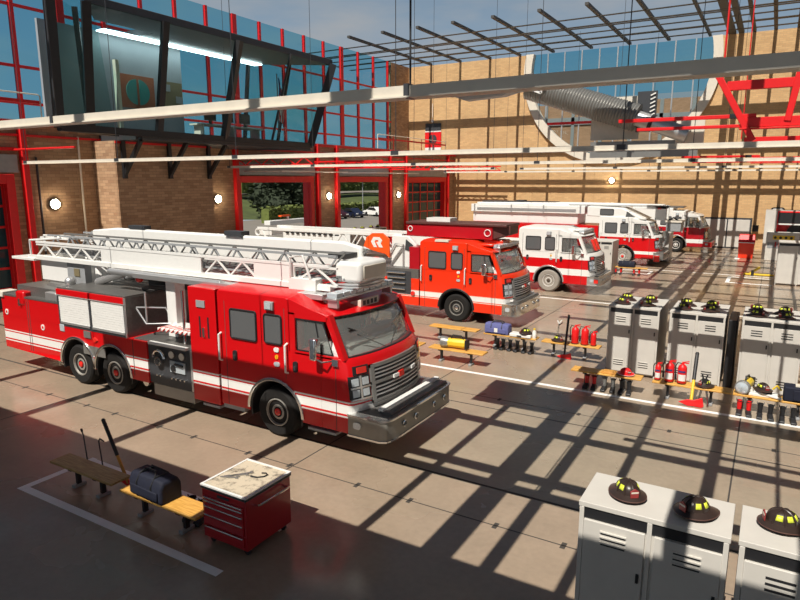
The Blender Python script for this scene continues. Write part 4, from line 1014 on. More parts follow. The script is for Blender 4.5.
# ---- truck 4 : raised roof platform truck
RW4 = [(.78,'red'),(.98,'white'),(1.86,'red'),(99,'white')]
def platform_truck():
    t = thing('fire_truck', 'red and white raised-roof platform truck with a long white boom, fourth from the camera', 'fire truck', (-8.45, 45.05, 0), 0); t.scale = (1, 1.142, 1)
    cab(t, RW4, 'white', detail=1, bump='steel', fend='black', tyre='tan', rim='silverwheel', hub='redlens', roof_top=3.25, bl=2.6)
    b = MB('white'); b.prism([(-2.5,3.2),(1.3,3.05),(.9,3.25),(-.2,3.78),(-2.5,3.86)], 'y', -1.2, 1.2); rf = b.build('raised_roof', t, bevel=.04)
    for p in (rr(-1.62, -.75, 3.3, 3.68, .05), [(.05,3.22),(.62,3.22),(.1,3.55)]): side_window(t, p, -1.2, 'roof_window')
    b = MB(); b.prism([(-11.1,.5),(-1.68,.5),(-1.68,2.55),(-11.1,2.55)], 'y', -HW, HW); b.slicez([(.78,'red'),(.98,'white'),(2.55,'red'),(99,'white')]); b.build('rear_body', t, bevel=.01)
    b = MB('white'); b.box(-11.1, -3.2, -.95, .95, 2.56, 3.3); b.box(-11.2, -2.7, -1.1, 1.1, 3.3, 3.86); bd = b.build('boom_bed', t, bevel=.03)
    b = MB('silver'); b.box(-10.7, -3.3, -1.115, -1.1, 3.42, 3.62)
    for x in (-10.9, -8, -5.6, -3.0): b.box(x-.05, x+.05, -1.13, -1.1, 3.3, 3.86)
    b.build('bed_rail', bd)
    b = MB('white')
    for x in (-9.3, -7.6, -5.4, -3.4): b.box(x-.08, x+.08, -HW-.015, -HW, 1.9, 2.55)
    b.build('post_strip', t)
    b = MB('white'); b.prism([(-11,3.86),(2.2,3.86),(2.2,4.02),(-3.0,4.06),(-11,3.98)], 'y', -.55, .55); bm_ = b.build('boom', t, bevel=.03)
    b = MB('grey'); b.box(-4, .9, -.57, -.55, 3.90, 3.94); b.build('boom_groove', bm_)
    b = MB('dkgrey'); b.box(-10.6, -5, -.5, .5, 4.0, 4.08); b.box(-8.0,-7.4,-.3,.3,4.06,4.16); b.build('boom_top', bm_)
    b = MB('white'); b.box(1.75, 2.45, -.55, -.35, 3.0, 3.96); b.box(.3, 2.45, -.55, -.35, 3.72, 3.96); b.box(1.75, 2.45, .35, .55, 3.0, 3.96); b.box(.3, 2.45, .35, .55, 3.72, 3.96); arm = b.build('boom_arm', t, bevel=.03)
    b = MB('redlens'); b.box(1.9, 2.1, -.57, -.55, 3.72, 3.8); b.build('arm_lamp', arm)
    b = MB('grey'); b.box(2.5, 3.4, -.7, .7, 2.3, 2.95); bk = b.build('bucket', t, bevel=.03)
    b = MB('cream'); b.box(2.45, 3.45, -.75, .75, 2.9, 3.02); b.build('bucket_rim', bk)
    b = MB('black'); b.tube([(2.6,-.6,3.02),(2.9,-.6,3.2),(3.2,-.6,3.02)], .05); b.build('bucket_control', bk)
    b = MB('steel')
    for k in range(5): b.tube([(2.40,-.9+.35*k,2.3),(2.52,-.8+.35*k,1.8),(2.46,-.95+.35*k,1.3)], .05, 6)
    b.bar((2.5,-1.0,1.9),(2.5,1.0,1.7),.06); b.bar((2.5,-1.0,1.4),(2.5,1.0,1.5),.06); b.build('winch_gear', t)
    b = MB('redlens'); b.box(2.0, 2.35, -1.33, -1.2, .35, .75); b.build('tow_cover', t)
    wheel(t, -5.6, -1.06, -1, tyre='tan', rim='silverwheel'); wheel(t, -5.6, 1.06, 1, full=False)
    return t
platform_truck()

# ---- truck 5 : far truck
RW5 = [(.78,'dkred'),(1.08,'white'),(1.98,'dkred'),(99,'white')]
def far_truck():
    t = thing('fire_truck', 'far dark red fire truck with white upper half, by the back wall', 'fire truck', (-6.4, 55.05, 0), 0); t.scale = (1, 1.142, 1)
    cab(t, RW5, 'white', detail=1, bump='redm', fend='silver', tyre='rubber', rim='silverwheel', hub='silverwheel', bl=2.55)
    b = MB('white'); b.box(-3.2, -.4, -HW-.01, HW, 1.98, 3.45); b.build('white_body_box', t, bevel=.05)
    b = MB(); b.prism([(-8.5,.5),(-1.68,.5),(-1.68,3.0),(-8.5,3.0)], 'y', -HW, HW); b.slicez(RW5); b.build('rear_body', t)
    b = MB('tread'); b.box(-2.6, .3, -.8, .8, 3.45, 3.55); b.build('roof_rack', t)
    b = MB('blue'); b.lathe([(.1,2.8),(.1,2.88)], (0,-.95,.75), 'x', 14); b.build('blue_lamp', t)
    wheel(t, -5.2, -1.06, -1, tyre='rubber', rim='silverwheel'); wheel(t, -5.2, 1.06, 1, full=False)
    return t
far_truck()
# ------------------------------------------------------------------ lockers, benches and gear
def make_locker(label, w=1.38, d=1.75, h=2.03, plain=False):
    t = thing('locker', label, 'locker')
    b = MB('locker'); b.box(0, w, .03, d, .06, h-.06); b.box(-.012, w+.012, 0, d+.01, h-.06, h)
    for x in (0, w/2-.03, w-.05): b.box(x, x+.05, 0, .05, .0, h-.06)
    for x in (.02, w-.1): b.box(x, x+.08, d-.1, d-.02, 0, .08)
    b.build('body', t, bevel=.006)
    b = MB('black'); b.box(.05, w/2-.03, .015, .04, h-.19, h-.07); b.box(w/2+.02, w-.05, .015, .04, h-.19, h-.07); b.build('top_slot', t)
    for k in range(2):
        x0 = .055+k*(w/2-.005); x1 = x0+w/2-.10
        b = MB('locker'); b.box(x0, x1, -.012, .03, .10, h-.2); dr = b.build('door', t, bevel=.006)
        for z0 in ((h-.46, .28) if not plain else ()):
            b = MB('black')
            for q in range(3): b.box((x0+x1)/2-.13, (x0+x1)/2+.13, -.016, -.008, z0+.065*q, z0+.065*q+.026)
            v_ = b.build('vent', dr)
            b = MB('locker')
            for q in range(3): b.box((x0+x1)/2-.14, (x0+x1)/2+.14, -.03, -.01, z0+.065*q+.026, z0+.065*q+.04)
            b.build('louvre', v_)
        b = MB('black'); b.box(x1-.06, x1-.03, -.04, -.01, h*.62, h*.62+.10); b.build('handle', dr)
    return t
lk = make_locker('grey double locker with four helmets on top, leftmost of the row behind the benches'); lk.location = (-3.85, 18.5, 0); lk['group'] = 'grey double lockers'
dup(lk, (-2.2, 18.5, 0), 0, 'grey double locker with four helmets on top, standing behind the bench with the upright axe', 'grey double lockers')
dup(lk, (-.42, 18.5, 0), 0, 'grey double locker behind the bench with the blue case, at the right edge', 'grey double lockers')
b = MB('black'); b.box(-.13, .08, .2, 1.6, 0, 1.9); o = b.build('cable_cabinet', bevel=.02); o.location = (-.62, 18.45, 0); tag(o, 'narrow black cabinet wedged between two grey lockers', 'cabinet')
dup(lk, (-9.38, 38.3, 0), 0, 'grey locker half hidden behind the nose of the red and white truck', 'grey double lockers')
dup(lk, (-7.36, 46.7, 0), 0, 'grey locker half hidden behind the nose of the platform truck', 'grey double lockers')
l2 = make_locker('large pale grey double cabinet at the right edge in front of the breathing air station', 2.0, 1.3, 2.34, True); l2.location = (.42, 39.4, 0)
l3 = make_locker('pale locker at the bottom right corner with two helmets on top', 1.5, .8, 2.06); l3.location = (-1.56, 6.62, 0); l3['group'] = 'lockers in the right foreground'
dup(l3, (.03, 6.64, 0), 0, 'pale locker at the extreme bottom right with one helmet on top', 'lockers in the right foreground')
l4 = make_locker('grey locker with helmets in front of the right open doorway, leftmost of three', 2.1, .9, 1.86); l4.location = (-27.0, 36.9, 0); l4.rotation_euler = (0,0,PI/2); l4['group'] = 'lockers by the open doorways'
for k, s in ((1, 'middle one of three'), (2, 'rightmost of three')): dup(l4, (-27.0, 36.9+2.25*k, 0), PI/2, 'grey locker with helmets in front of the right open doorway, '+s, 'lockers by the open doorways')

def make_bench(label, L=1.85, W=.42, wd='wood', f=(.2,.75)):
    t = thing('bench', label, 'bench', group='low wooden benches')
    b = MB(wd); b.box(0, L, -W/2, W/2, .405, .45); b.build('seat', t, bevel=.01)
    for k in f:
        b = MB('black'); b.box(k*L-.03, k*L+.03, -.04, .04, .06, .405); b.box(k*L-.05, k*L+.05, -W/2+.04, W/2-.04, .36, .405)
        g = b.build('leg', t); b = MB('grey'); b.box(k*L-.05, k*L+.05, -W/2+.08, W/2-.08, 0, .06); b.build('foot', g, bevel=.01)
    return t
bn = make_bench('empty wooden bench beside the front wheel of the orange truck'); bn.location = (-10.32, 19.72, 0)
b1 = make_bench('shaded wooden bench at the lower left with an axe leaning on it', 1.82, .40, 'wood_shaded', (.3,.7)); b1.location = (-11.2, 6.27, 0)
dup(bn, (-9.1, 6.24, 0), 0, 'orange wooden bench carrying the black duffel bag beside the tool chest')
dup(bn, (-8.95, 17.1, 0), 0, 'wooden bench carrying the yellow hand lantern, beside the ladder truck nose')
dup(bn, (-11.1, 17.1, 0), 0, 'wooden bench mostly hidden behind the ladder truck cab')
dup(bn, (-8.18, 19.68, 0), 0, 'wooden bench carrying the violet bag in front of the orange truck')
dup(bn, (-6.12, 19.62, 0), 0, 'wooden bench carrying three plain red extinguishers left of the lockers')
dup(bn, (-4.42, 17.0, 0), 0, 'wooden bench carrying the red helmet in front of the leftmost locker')
dup(bn, (-2.3, 17.02, 0), 0, 'wooden bench carrying labelled extinguishers in front of the middle locker')
dup(bn, (-.43, 17.0, 0), 0, 'wooden bench carrying a round lamp and the blue case, at the right edge')
dup(bn, (-7.95, 38.9+.35, 0), 0, 'small bench with a dark bag beside the wheel of the platform truck')

def make_helmet(label, shell='helmet', patches=True):
    t = thing('helmet', label, 'helmet', group='fire helmets')
    b = MB(shell)
    b.lathe([(.145,.04),(.143,.08),(.132,.12),(.110,.152),(.075,.176),(.04,.187),(.002,.19)], (0,0,0), 'z', 24, 1.12, .92)
    sh = b.build('shell', t, smooth=60)
    b = MB(shell)   # brim: short peak at the front (+x), long duck-bill at the back
    n = 32; R = [[], [], [], []]
    for k in range(n):
        a = 2*PI*k/n; c = math.cos(a); s = math.sin(a)
        ex = .235 if c > 0 else .235+.095*(-c)**3; ey = .215
        dz = -.035*max(0, -c)**2-.012
        R[0].append((.141*1.12*c, .141*.92*s, .058)); R[1].append((ex*c, ey*s, .03+dz)); R[2].append((ex*c, ey*s, .022+dz)); R[3].append((.138*1.12*c, .138*.92*s, .045))
    b.loft(R, False); b.build('brim', t, smooth=50)
    b = MB('leather' if shell == 'helmet' else 'white')
    b.tube([((.238 if math.cos(a) > 0 else .238+.095*(-math.cos(a))**3)*math.cos(a), .217*math.sin(a), .026-.035*max(0,-math.cos(a))**2-.012) for a in [2*PI*k/32 for k in range(32)]], .006, 6, True); b.build('brim_edge', t)
    b = MB(shell)
    for k in range(4):
        a = PI*k/4
        b.tube([(1.14*.149*math.cos(a)*math.cos(p), .94*.149*math.sin(a)*math.cos(p), .05+.146*math.sin(p)) for p in [PI*q/12 for q in range(13)]], .009, 6)
    b.build('crest', sh)
    if patches:
        b = MB('lime')
        for k in range(8):
            a0 = 2*PI*(k+.2)/8; a1 = 2*PI*(k+.8)/8
            if k in (0, 7): continue
            g = []
            for q, (f, r, h) in enumerate(((0,.141,.10),(1,.108,.156))):
                g.append([b.v((1.13*r*math.cos(a0+(a1-a0)*m/4), .93*r*math.sin(a0+(a1-a0)*m/4), h)) for m in range(5)])
            for m in range(4): b.F([g[0][m], g[0][m+1], g[1][m+1], g[1][m]])
        p = b.build('reflective_patch', sh, smooth=60); so = p.modifiers.new('solid', 'SOLIDIFY'); so.thickness = .004; so.offset = 1
    b = MB('shield'); b.prism([(-.05,.045),(.05,.045),(.055,.13),(0,.165),(-.055,.13)], 'x', .175, .187); fs = b.build('front_shield', t, bevel=.003)
    b = MB('cream'); b.box(.187, .19, -.045, .045, .105, .125); b.build('shield_band', fs)
    return t
H0 = make_helmet('dark fire helmet with lime patches, leftmost in the right foreground'); H0.location = (-1.12, 6.98, 2.09); H0.rotation_euler = (0,0,-.95); H0.scale = (.92,)*3
def hel(x, y, z, rz, label, src=None): return dup(src or H0, (x, y, z+.03), rz, label)
hel(-.42, 6.95, 2.06, -2.3, 'dark fire helmet facing left, second in the right foreground')
hel(.38, 7.12, 2.06, -2.9, 'dark fire helmet cut by the bottom right corner')
for lx, y0, nm_ in ((-3.85, 18.5, 'leftmost locker'), (-2.2, 18.5, 'middle locker'), (-.42, 18.5, 'locker at the right edge')):
    for dx, dy, rz, w_ in ((.32, .38, -.6, 'front left'), (.95, .38, -2.4, 'front right'), (.30, 1.1, 2.6, 'back left'), (.95, 1.1, .5, 'back right')):
        hel(lx+dx, y0+dy, 2.03, rz, 'dark helmet at the %s on top of the %s' % (w_, nm_))
for k in range(3):
    for q in range(2): hel(-27.45, 37.4+2.25*k+1.0*q, 1.86, .2+q, 'tiny dark helmet, %s from the left on the lockers by the open doorway' % ('first','second','third','fourth','fifth','sixth')[k*2+q])
hr = make_helmet('round red helmet on the bench in front of the leftmost locker', 'redm', False); hr.location = (-3.0, 17.02, .48); hr.rotation_euler = (0,0,-.9); hr.scale = (1.0, 1.0, .82)
hel(-6.72, 19.6, .56, -2.6, 'dark helmet on the white case beside the violet bag')
hel(-5.62, 19.62, .45, -.7, 'dark helmet on the bench beside the halligan bar left of the extinguishers')
hel(-1.08, 17.0, .45, -2.2, 'dark helmet on the bench right of the yellow axe handle')
hel(.20, 17.0, .56, -1.0, 'dark helmet on the pile of tools left of the blue case')

def make_ext(label, r=.085, h=.52, lab=True):
    t = thing('fire_extinguisher', label, 'fire extinguisher', group='red fire extinguishers')
    b = MB('redm'); b.lathe([(r*.9,0),(r,.015),(r,h*.74),(r*.85,h*.83),(r*.45,h*.9),(r*.32,h*.93)], (0,0,0), 'z', 20); b.build('cylinder', t, smooth=50)
    b = MB('black'); b.lathe([(r*.92,0),(r*1.02,.004),(r*1.02,.03)], (0,0,0), 'z', 20); b.build('base_ring', t)
    b = MB('redm'); b.lathe([(r*.33,h*.92),(r*.33,h*.97)], (0,0,0), 'z', 12); b.box(-.02,r*1.3,-.012,.012,h*.96,h*1.0); b.bar((-.02,0,h*1.0),(r*1.35,0,h*1.07),.02); b.build('valve', t)
    b = MB('black'); b.tube([(-r*.3,0,h*.95),(-r*1.1,0,h*.97),(-r*1.5,0,h*.8),(-r*1.35,0,h*.4)], .014, 8); b.cyl((-r*1.36,0,h*.42),(-r*1.3,0,h*.16),.022,8,.028); b.build('hose', t)
    if lab:
        b = MB('white'); g = [[b.v(((r+.002)*math.cos(a), (r+.002)*math.sin(a), z)) for a in [-PI*.78+PI*.56*k/8 for k in range(9)]] for z in (h*.16, h*.46)]
        for k in range(8): b.F([g[0][k], g[0][k+1], g[1][k+1], g[1][k]])
        lb = b.build('label', t, smooth=60)
        b = MB('blue'); g = [[b.v(((r+.003)*math.cos(a), (r+.003)*math.sin(a), z)) for a in [-PI*.78+PI*.5*k/8 for k in range(9)]] for z in (h*.55, h*.64)]
        for k in range(8): b.F([g[0][k], g[0][k+1], g[1][k+1], g[1][k]])
        b.build('label_band', t, smooth=60)
    return t
e0 = make_ext('labelled red extinguisher, middle of the three on the bench by the yellow axe', .11, .56); e0.location = (-1.92, 17.0, .45)
dup(e0, (-1.62, 17.0, .45), .1, 'labelled red extinguisher nearest the yellow axe handle')
es = make_ext('small labelled red extinguisher at the left end of the bench with the yellow axe', .075, .46); es.location = (-2.2, 17.0, .45)
e1 = make_ext('plain red extinguisher standing next to the axe left of the lockers', .115, .60, False); e1.location = (-5.08, 19.62, .45)
dup(e1, (-4.77, 19.62, .45), .1, 'plain red extinguisher, middle of the three left of the lockers')
e2 = make_ext('smaller plain red extinguisher closest to the leftmost locker', .085, .46, False); e2.location = (-4.5, 19.62, .45)

def make_axe(label, top, foot, k1, k2, split, head='redm', rz=0., hs=1.):
    # stands head down: foot = where the head rests, top = end of the handle
    t = thing('fire_axe', label, 'axe', foot); T = V(top)-V(foot); m_ = T*split
    b = MB(k2); b.cyl(T*.06, m_, .026*hs, 10); b.build('handle', t)
    b = MB(k1); b.cyl(m_, T, .03*hs, 10); b.sph(T, .034*hs, 8, 6); b.build('grip', t)
    b = MB(head)
    p = [(-.05,.0),(-.19,.055),(-.05,.11),(.05,.11),(.17,.165),(.20,.02),(.17,-.01),(.05,.0)]
    b.prism([(q[0]*hs, q[1]*hs+.015) for q in p], 'y', -.022, .022); b.bm.transform(M.Rotation(rz, 4, 'Z')); b.build('axe_head', t, bevel=.008)
    return t
make_axe('fire axe with black grip and orange handle leaning on the shaded bench', (-10.24, 6.60, 1.26), (-9.80, 6.72, 0), 'black', 'axew', .48, 'redm', .1, 1.15)
make_axe('fire axe standing head down beside the plain red extinguishers', (-5.38, 19.86, 1.28), (-5.30, 19.22, 0), 'black', 'black', .3, 'redm', .2, 1.2)
make_axe('fire axe with black and yellow handle leaning on the bench before the middle locker', (-1.33, 17.25, 1.22), (-1.33, 16.62, 0), 'black', 'axey', .50, 'redm', .15, 1.5)

def tool(name, label, cat, loc, m, parts):
    t = thing(name, label, cat, loc)
    for n_, mm, f in parts: b = MB(mm); f(b); b.build(n_, t)
    return t
tool('bolt_cutter', 'steel bolt cutter leaning on the bench right of the yellow axe', 'bolt cutter', (-1.08, 16.75, 0), 'steel', [
    ('arm', 'chrome', lambda b: (b.tube([(-.09,.03,.02),(-.10,.06,.1),(-.05,.10,.42),(0,.12,.62)], .026), b.tube([(.12,.03,.02),(.13,.06,.1),(.06,.10,.42),(0,.12,.62)], .026))),
    ('jaw', 'black', lambda b: (b.box(-.06,.06,.09,.15,.60,.70), b.bar((-.03,.12,.7),(-.06,.12,.80),.035), b.bar((.03,.12,.7),(.06,.12,.80),.035)))])
tool('halligan_bar', 'pale halligan bar standing behind the helmet left of the axe', 'pry bar', (-5.72, 19.78, 0.45), 'white', [
    ('bar', 'chrome', lambda b: b.cyl((0,0,0),(.06,0,.55),.018,8)), ('fork', 'white', lambda b: (b.bar((.06,0,.55),(.0,0,.66),.03), b.bar((.06,0,.55),(.14,0,.68),.03))), ('spike', 'black', lambda b: b.bar((.05,0,.50),(.18,0,.60),.03))])
tool('pry_bar', 'thin dark pry bar standing behind the shaded bench, left one', 'pry bar', (-10.86, 6.62, 0), 'black', [('shaft', 'dkgrey', lambda b: b.tube([(0,0,0),(-.12,.02,.8),(-.15,.02,.86)], .013)), ('hook', 'black', lambda b: b.bar((-.15,.02,.86),(-.17,.02,.92),.03))])
tool('pry_bar', 'thin dark pry bar with bent hook behind the shaded bench, right one', 'pry bar', (-10.32, 6.58, 0), 'black', [('shaft', 'dkgrey', lambda b: b.tube([(0,0,0),(-.14,.03,.80)], .013)), ('hook', 'black', lambda b: b.tube([(-.14,.03,.80),(-.1,.03,.86),(.02,.03,.83)], .013))])

def make_boot(label, shaft='black', foot='black'):
    t = thing('boot', label, 'boot', group='fire boots under the benches')
    b = MB(foot); b.loft([[(.062,-.25,.0),(-.062,-.25,.0),(-.058,.08,.0),(.058,.08,.0)],[(.062,-.25,.055),(-.062,-.25,.055),(-.058,.08,.09),(.058,.08,.09)],[(.045,-.13,.11),(-.045,-.13,.11),(-.054,.07,.14),(.054,.07,.14)]])
    b.build('foot', t, bevel=.015)
    b = MB(shaft); b.lathe([(.052,.09),(.050,.16),(.058,.28),(.062,.335),(.055,.34),(.05,.30)], (0,0,0), 'z', 16, 1., 1.1); b.build('shaft', t)
    b = MB('black'); b.tube([(.062*math.cos(a), .068*math.sin(a), .332) for a in [2*PI*k/16 for k in range(16)]], .010, 6, True)
    for s in (-1, 1): b.tube([(s*.06,-.03,.32),(s*.075,0,.375),(s*.06,.03,.32)], .009, 6)
    b.build('pull_loop', t)
    return t
bb = make_boot('left black boot under the bench with violet bag, leftmost pair'); bb.location = (-7.62, 19.4, 0)
rb_ = make_boot('left boot of the red and black pair under the bench with red helmet', 'redm'); rb_.location = (-3.98, 16.86, 0)
dup(rb_, (-3.78, 16.86, 0), .1, 'right boot of the red and black pair under the bench with red helmet')
gb = make_boot('left boot of the grey pair under the bench with red helmet', 'steel'); gb.location = (-3.5, 16.84, 0)
dup(gb, (-3.28, 16.84, 0), .1, 'right boot of the grey pair under the bench with red helmet')
dup(bb, (-3.05, 16.84, 0), 0, 'left boot of the black pair under the red helmet')
dup(bb, (-2.86, 16.84, 0), .1, 'right boot of the black pair under the red helmet')
for k, n_ in enumerate(('right black boot under the bench with violet bag, leftmost pair', 'left boot of the middle pair under the bench with violet bag', 'right boot of the middle pair under the bench with violet bag', 'left boot of the right pair under the bench with violet bag', 'right boot of the right pair under the bench with violet bag')):
    dup(bb, (-7.42+.25*k, 19.4, 0), .1*(k % 2), n_)
dup(rb_, (-.26, 16.72, 0), 0, 'left boot of the red and black pair under the round lamp at right')
dup(rb_, (-.06, 16.72, 0), .1, 'right boot of the red and black pair under the round lamp at right')
for k, n_ in enumerate(('left black boot under the pile of tools at right', 'right black boot under the pile of tools at right', 'left black boot under the blue case at right', 'right black boot under the blue case at right')):
    dup(bb, (.18+.22*k+(.02 if k > 1 else 0), 16.7, 0), .1*(k % 2), n_)
for k, n_ in enumerate(('left black boot behind the bench with the duffel bag', 'right black boot behind the bench with the duffel bag')): dup(bb, (-8.0+.26*k, 6.62, 0), .3, n_)
for k, n_ in enumerate(('left red boot under the small bench by the platform truck', 'right red boot under the small bench by the platform truck')): dup(rb_, (-7.9+.3*k, 39.15, 0), 0, n_)
for k, n_ in enumerate(('left red boot at the right end under the small bench by the platform truck', 'right red boot at the right end under the small bench by the platform truck')): dup(rb_, (-6.85+.3*k, 39.15, 0), 0, n_)

def lantern(label, loc, rz, body='yellow', r=.15):
    t = thing('hand_lantern', label, 'lantern', loc, rz)
    b = MB(body); b.loft([[(x, w_*math.cos(a)*1.0, r+h*math.sin(a)) for a in [2*PI*(k+.5)/8 for k in range(8)]] for x, w_, h in ((.05,.13,.13),(.15,.12,.12),(.5,.12,.13),(.55,.1,.1))]); b.build('body', t, bevel=.015)
    b = MB('steel'); b.lathe([(r*.8,.08),(r,-.02),(r,-.12),(r*.9,-.13)], (0,0,r), 'x', 24); hd = b.build('lamp_head', t)
    b = MB('lens'); b.lathe([(r*.88,-.125),(r*.6,-.15),(.01,-.16)], (0,0,r), 'x', 24, cap=False); b.build('lamp_lens', hd)
    b = MB('black'); b.tube([(.14,0,r+.11),(.18,0,r+.20),(.42,0,r+.20),(.48,0,r+.11)], .02, 8); b.box(.55,.6,-.11,.11,r-.12,r+.12); b.build('handle', t)
    return t
lantern('yellow hand lantern with black handle on the bench beside the ladder truck nose', (-8.42, 17.1, .45), .05).scale = (1.2,)*3
lantern('round dark-rimmed lamp at the left end of the rightmost bench', (-.22, 16.95, .45), 1.35, 'yellow', .17)

def bag(name, label, loc, dim, m, rz=0, strap='black'):
    t = thing(name, label, 'bag', loc, rz); L, W, Hh = dim
    b = MB(m); b.loft([[(x, -W/2*f, .0), (x, W/2*f, .0), (x, W/2*f, Hh*.7), (x, W/2*.7*f, Hh*g), (x, -W/2*.7*f, Hh*g), (x, -W/2*f, Hh*.7)] for x, f, g in ((-L/2,.92,.94),(-L/2+.04,1,1),(0,1.0,1.03),(L/2-.04,1,1),(L/2,.92,.94))]); b.build('body', t, bevel=.03, seg=3)
    b = MB(strap)
    for x in (-L*.22, L*.22): b.tube([(x,-W/2-.006,.02),(x,-W/2-.008,Hh*.7),(x,-W*.3,Hh*1.04),(x,W*.3,Hh*1.04),(x,W/2+.008,Hh*.7),(x,W/2+.006,.02)], .014, 6)
    for s in (-1, 1): b.tube([(-L*.22,s*W*.3,Hh*1.03),(-L*.15,s*W*.12,Hh*1.22),(L*.15,s*W*.12,Hh*1.22),(L*.22,s*W*.3,Hh*1.03)], .016, 6)
    b.build('strap', t)
    b = MB(m); b.box(-L*.42, L*.42, -W/2-.03, -W/2, .05, Hh*.55); b.build('pocket', t, bevel=.012)
    return t
bag('duffel_bag', 'black duffel bag lying on the orange bench beside the tool chest', (-8.42, 6.24, .45), (.86, .42, .38), 'navy', -.06)
bg = bag('gear_bag', 'violet blue bag on the bench in front of the orange truck', (-7.72, 19.66, .45), (.86, .38, .36), 'bluebag')
b = MB('white'); b.box(-.06, .06, -.225, -.215, .08, .22); b.build('tag', bg)
bag('gear_bag', 'small dark bag on the bench by the platform truck', (-7.3, 39.25, .45), (.95, .4, .36), 'navy')
t = thing('hard_case', 'dark blue case with a round white badge at the right end of the rightmost bench', 'case', (1.1, 17.0, .45))
b = MB('navy'); b.box(-.48, .48, -.2, .2, 0, .36); b.build('body', t, bevel=.04, seg=3)
b = MB('navy'); b.box(-.28, .4, -.23, -.2, .05, .3); pk = b.build('front_panel', t, bevel=.015)
b = MB('white'); b.lathe([(.05,-.24),(.05,-.228)], (.05, 0, .18), 'y', 16); b.build('badge', pk)
b = MB('cream'); b.box(-.25, .12, -.1, .1, .36, .385); b.build('label_strip', t)
b = MB('black'); b.tube([(-.12,-.0,.37),(-.1,0,.44),(.14,0,.44),(.16,0,.37)], .015, 6); b.build('handle', t)
t = thing('white_case', 'white case under the dark helmet beside the violet bag', 'case', (-6.92, 19.62, .45))
b = MB('white'); b.box(-.32, .42, -.17, .17, 0, .11); b.build('body', t, bevel=.02); b = MB('black'); b.box(-.05, .1, -.19, -.17, .03, .07); b.build('latch', t)
t = thing('white_flask', 'white flask at the right end of the bench with the violet bag', 'flask', (-6.42, 19.6, .45))
b = MB('white'); b.lathe([(.06,0),(.065,.02),(.065,.22),(.03,.27),(.03,.30)], (0,0,0), 'z', 16); b.build('bottle', t, smooth=50); b = MB('yellow'); b.lathe([(.035,.29),(.035,.34)], (0,0,0), 'z', 12); b.build('cap', t)
t = thing('rescue_tool', 'white and black rescue tool piled left of the blue case', 'tool', (.10, 17.02, .45))
b = MB('white'); b.box(-.2, .42, -.16, .16, 0, .07); b.bar((-.1,-.1,.10),(.5,-.2,.03),.05); b.build('frame', t, bevel=.012)
b = MB('black'); b.box(-.05, .3, -.08, .12, .07, .11); b.build('motor', t, bevel=.02); b = MB('yellow'); b.tube([(.3,-.05,.2),(.38,-.05,.3),(.48,-.05,.2)], .025); b.build('grip', t)
t = thing('folded_cloth', 'folded pale cloth on the bench left of the red helmet', 'cloth', (-3.42, 17.0, .45))
b = MB('axew'); b.box(-.2, .2, -.15, .15, 0, .03); b.box(-.17, .15, -.12, .13, .03, .05); b.build('fold', t, bevel=.012)

# red tool chest in the foreground
t = thing('tool_chest', 'dark red rolling tool chest with worn worktop in the foreground', 'tool chest', (-6.75, 6.66, 0))
b = MB('dkred'); b.box(-.46, .46, -.50, .50, .12, .93); cb_ = b.build('cabinet', t, bevel=.012)
b = MB('black'); b.box(-.475, .475, -.515, .515, .93, .975); b.build('edge', t, bevel=.008)
b = MB('white'); b.box(-.475, .475, -.515, -.475, .975, 1.0); b.box(-.475, .475, .475, .515, .975, 1.0); b.box(-.475, -.435, -.475, .475, .975, 1.0); b.box(.435, .475, -.475, .475, .975, 1.0); b.build('rim', t)
b = MB('worn'); b.box(-.435, .435, -.475, .475, .975, .990); b.build('worktop', t, smooth=0)
for k, z in enumerate((.745, .655, .525, .36, .17)):
    hh = (.075, .11, .145, .17, .165)[k]
    b = MB('dkred'); b.box(-.41, .41, -.52, -.49, z, z+hh); dr = b.build('drawer', t, bevel=.006)
    b = MB('chrome'); b.box(-.40, .40, -.545, -.515, z+hh-.022, z+hh); b.build('drawer_pull', dr, bevel=.005)
b = MB('dkgrey'); b.box(-.12, .12, -.512, -.5, .855, .895); b.build('maker_plate', cb_)
b = MB('chrome'); b.tube([(.46,-.32,.80),(.54,-.32,.82),(.56,-.27,.82),(.56,.32,.82),(.54,.37,.82),(.46,.37,.80)], .017, 8); b.build('side_handle', t)
for x in (-.36, .36):
    for y in (-.4, .4): b = MB('black'); b.lathe([(.03,-.025),(.06,-.02),(.06,.02),(.03,.025)], (x, y, .06), 'y', 16); b.box(x-.03, x+.03, y-.035, y+.035, .07, .125); b.build('castor', t)
o = MB('black'); o.tube([(0,0,0),(.12,.02,0),(.2,.1,0),(.2,.17,0),(.14,.2,0),(.08,.17,0)], .012, 8); o = o.build('bent_hook'); o.location = (-6.72, 6.72, 1.002); tag(o, 'small bent black hook lying on the tool chest worktop', 'hook')
for k, (x, y, a, l_) in enumerate(((-6.95,6.62,.7,.34),(-6.9,6.7,.9,.3),(-7.0,6.52,.4,.26))):
    t = thing('wrench', ('long steel wrench on the tool chest worktop', 'middle steel wrench on the tool chest worktop', 'short steel wrench near the worktop corner')[k], 'wrench', (x, y, 1.0), a, 'wrenches on the tool chest')
    b = MB('steel'); b.box(-l_/2, l_/2, -.013, .013, -.004, .008); b.build('shank', t)
    b = MB('steel'); b.prism([(l_/2-.01,-.03),(l_/2+.05,-.035),(l_/2+.02,-.01),(l_/2+.02,.01),(l_/2+.05,.035),(l_/2-.01,.03)], 'z', -.005, .01); b.build('jaw', t)

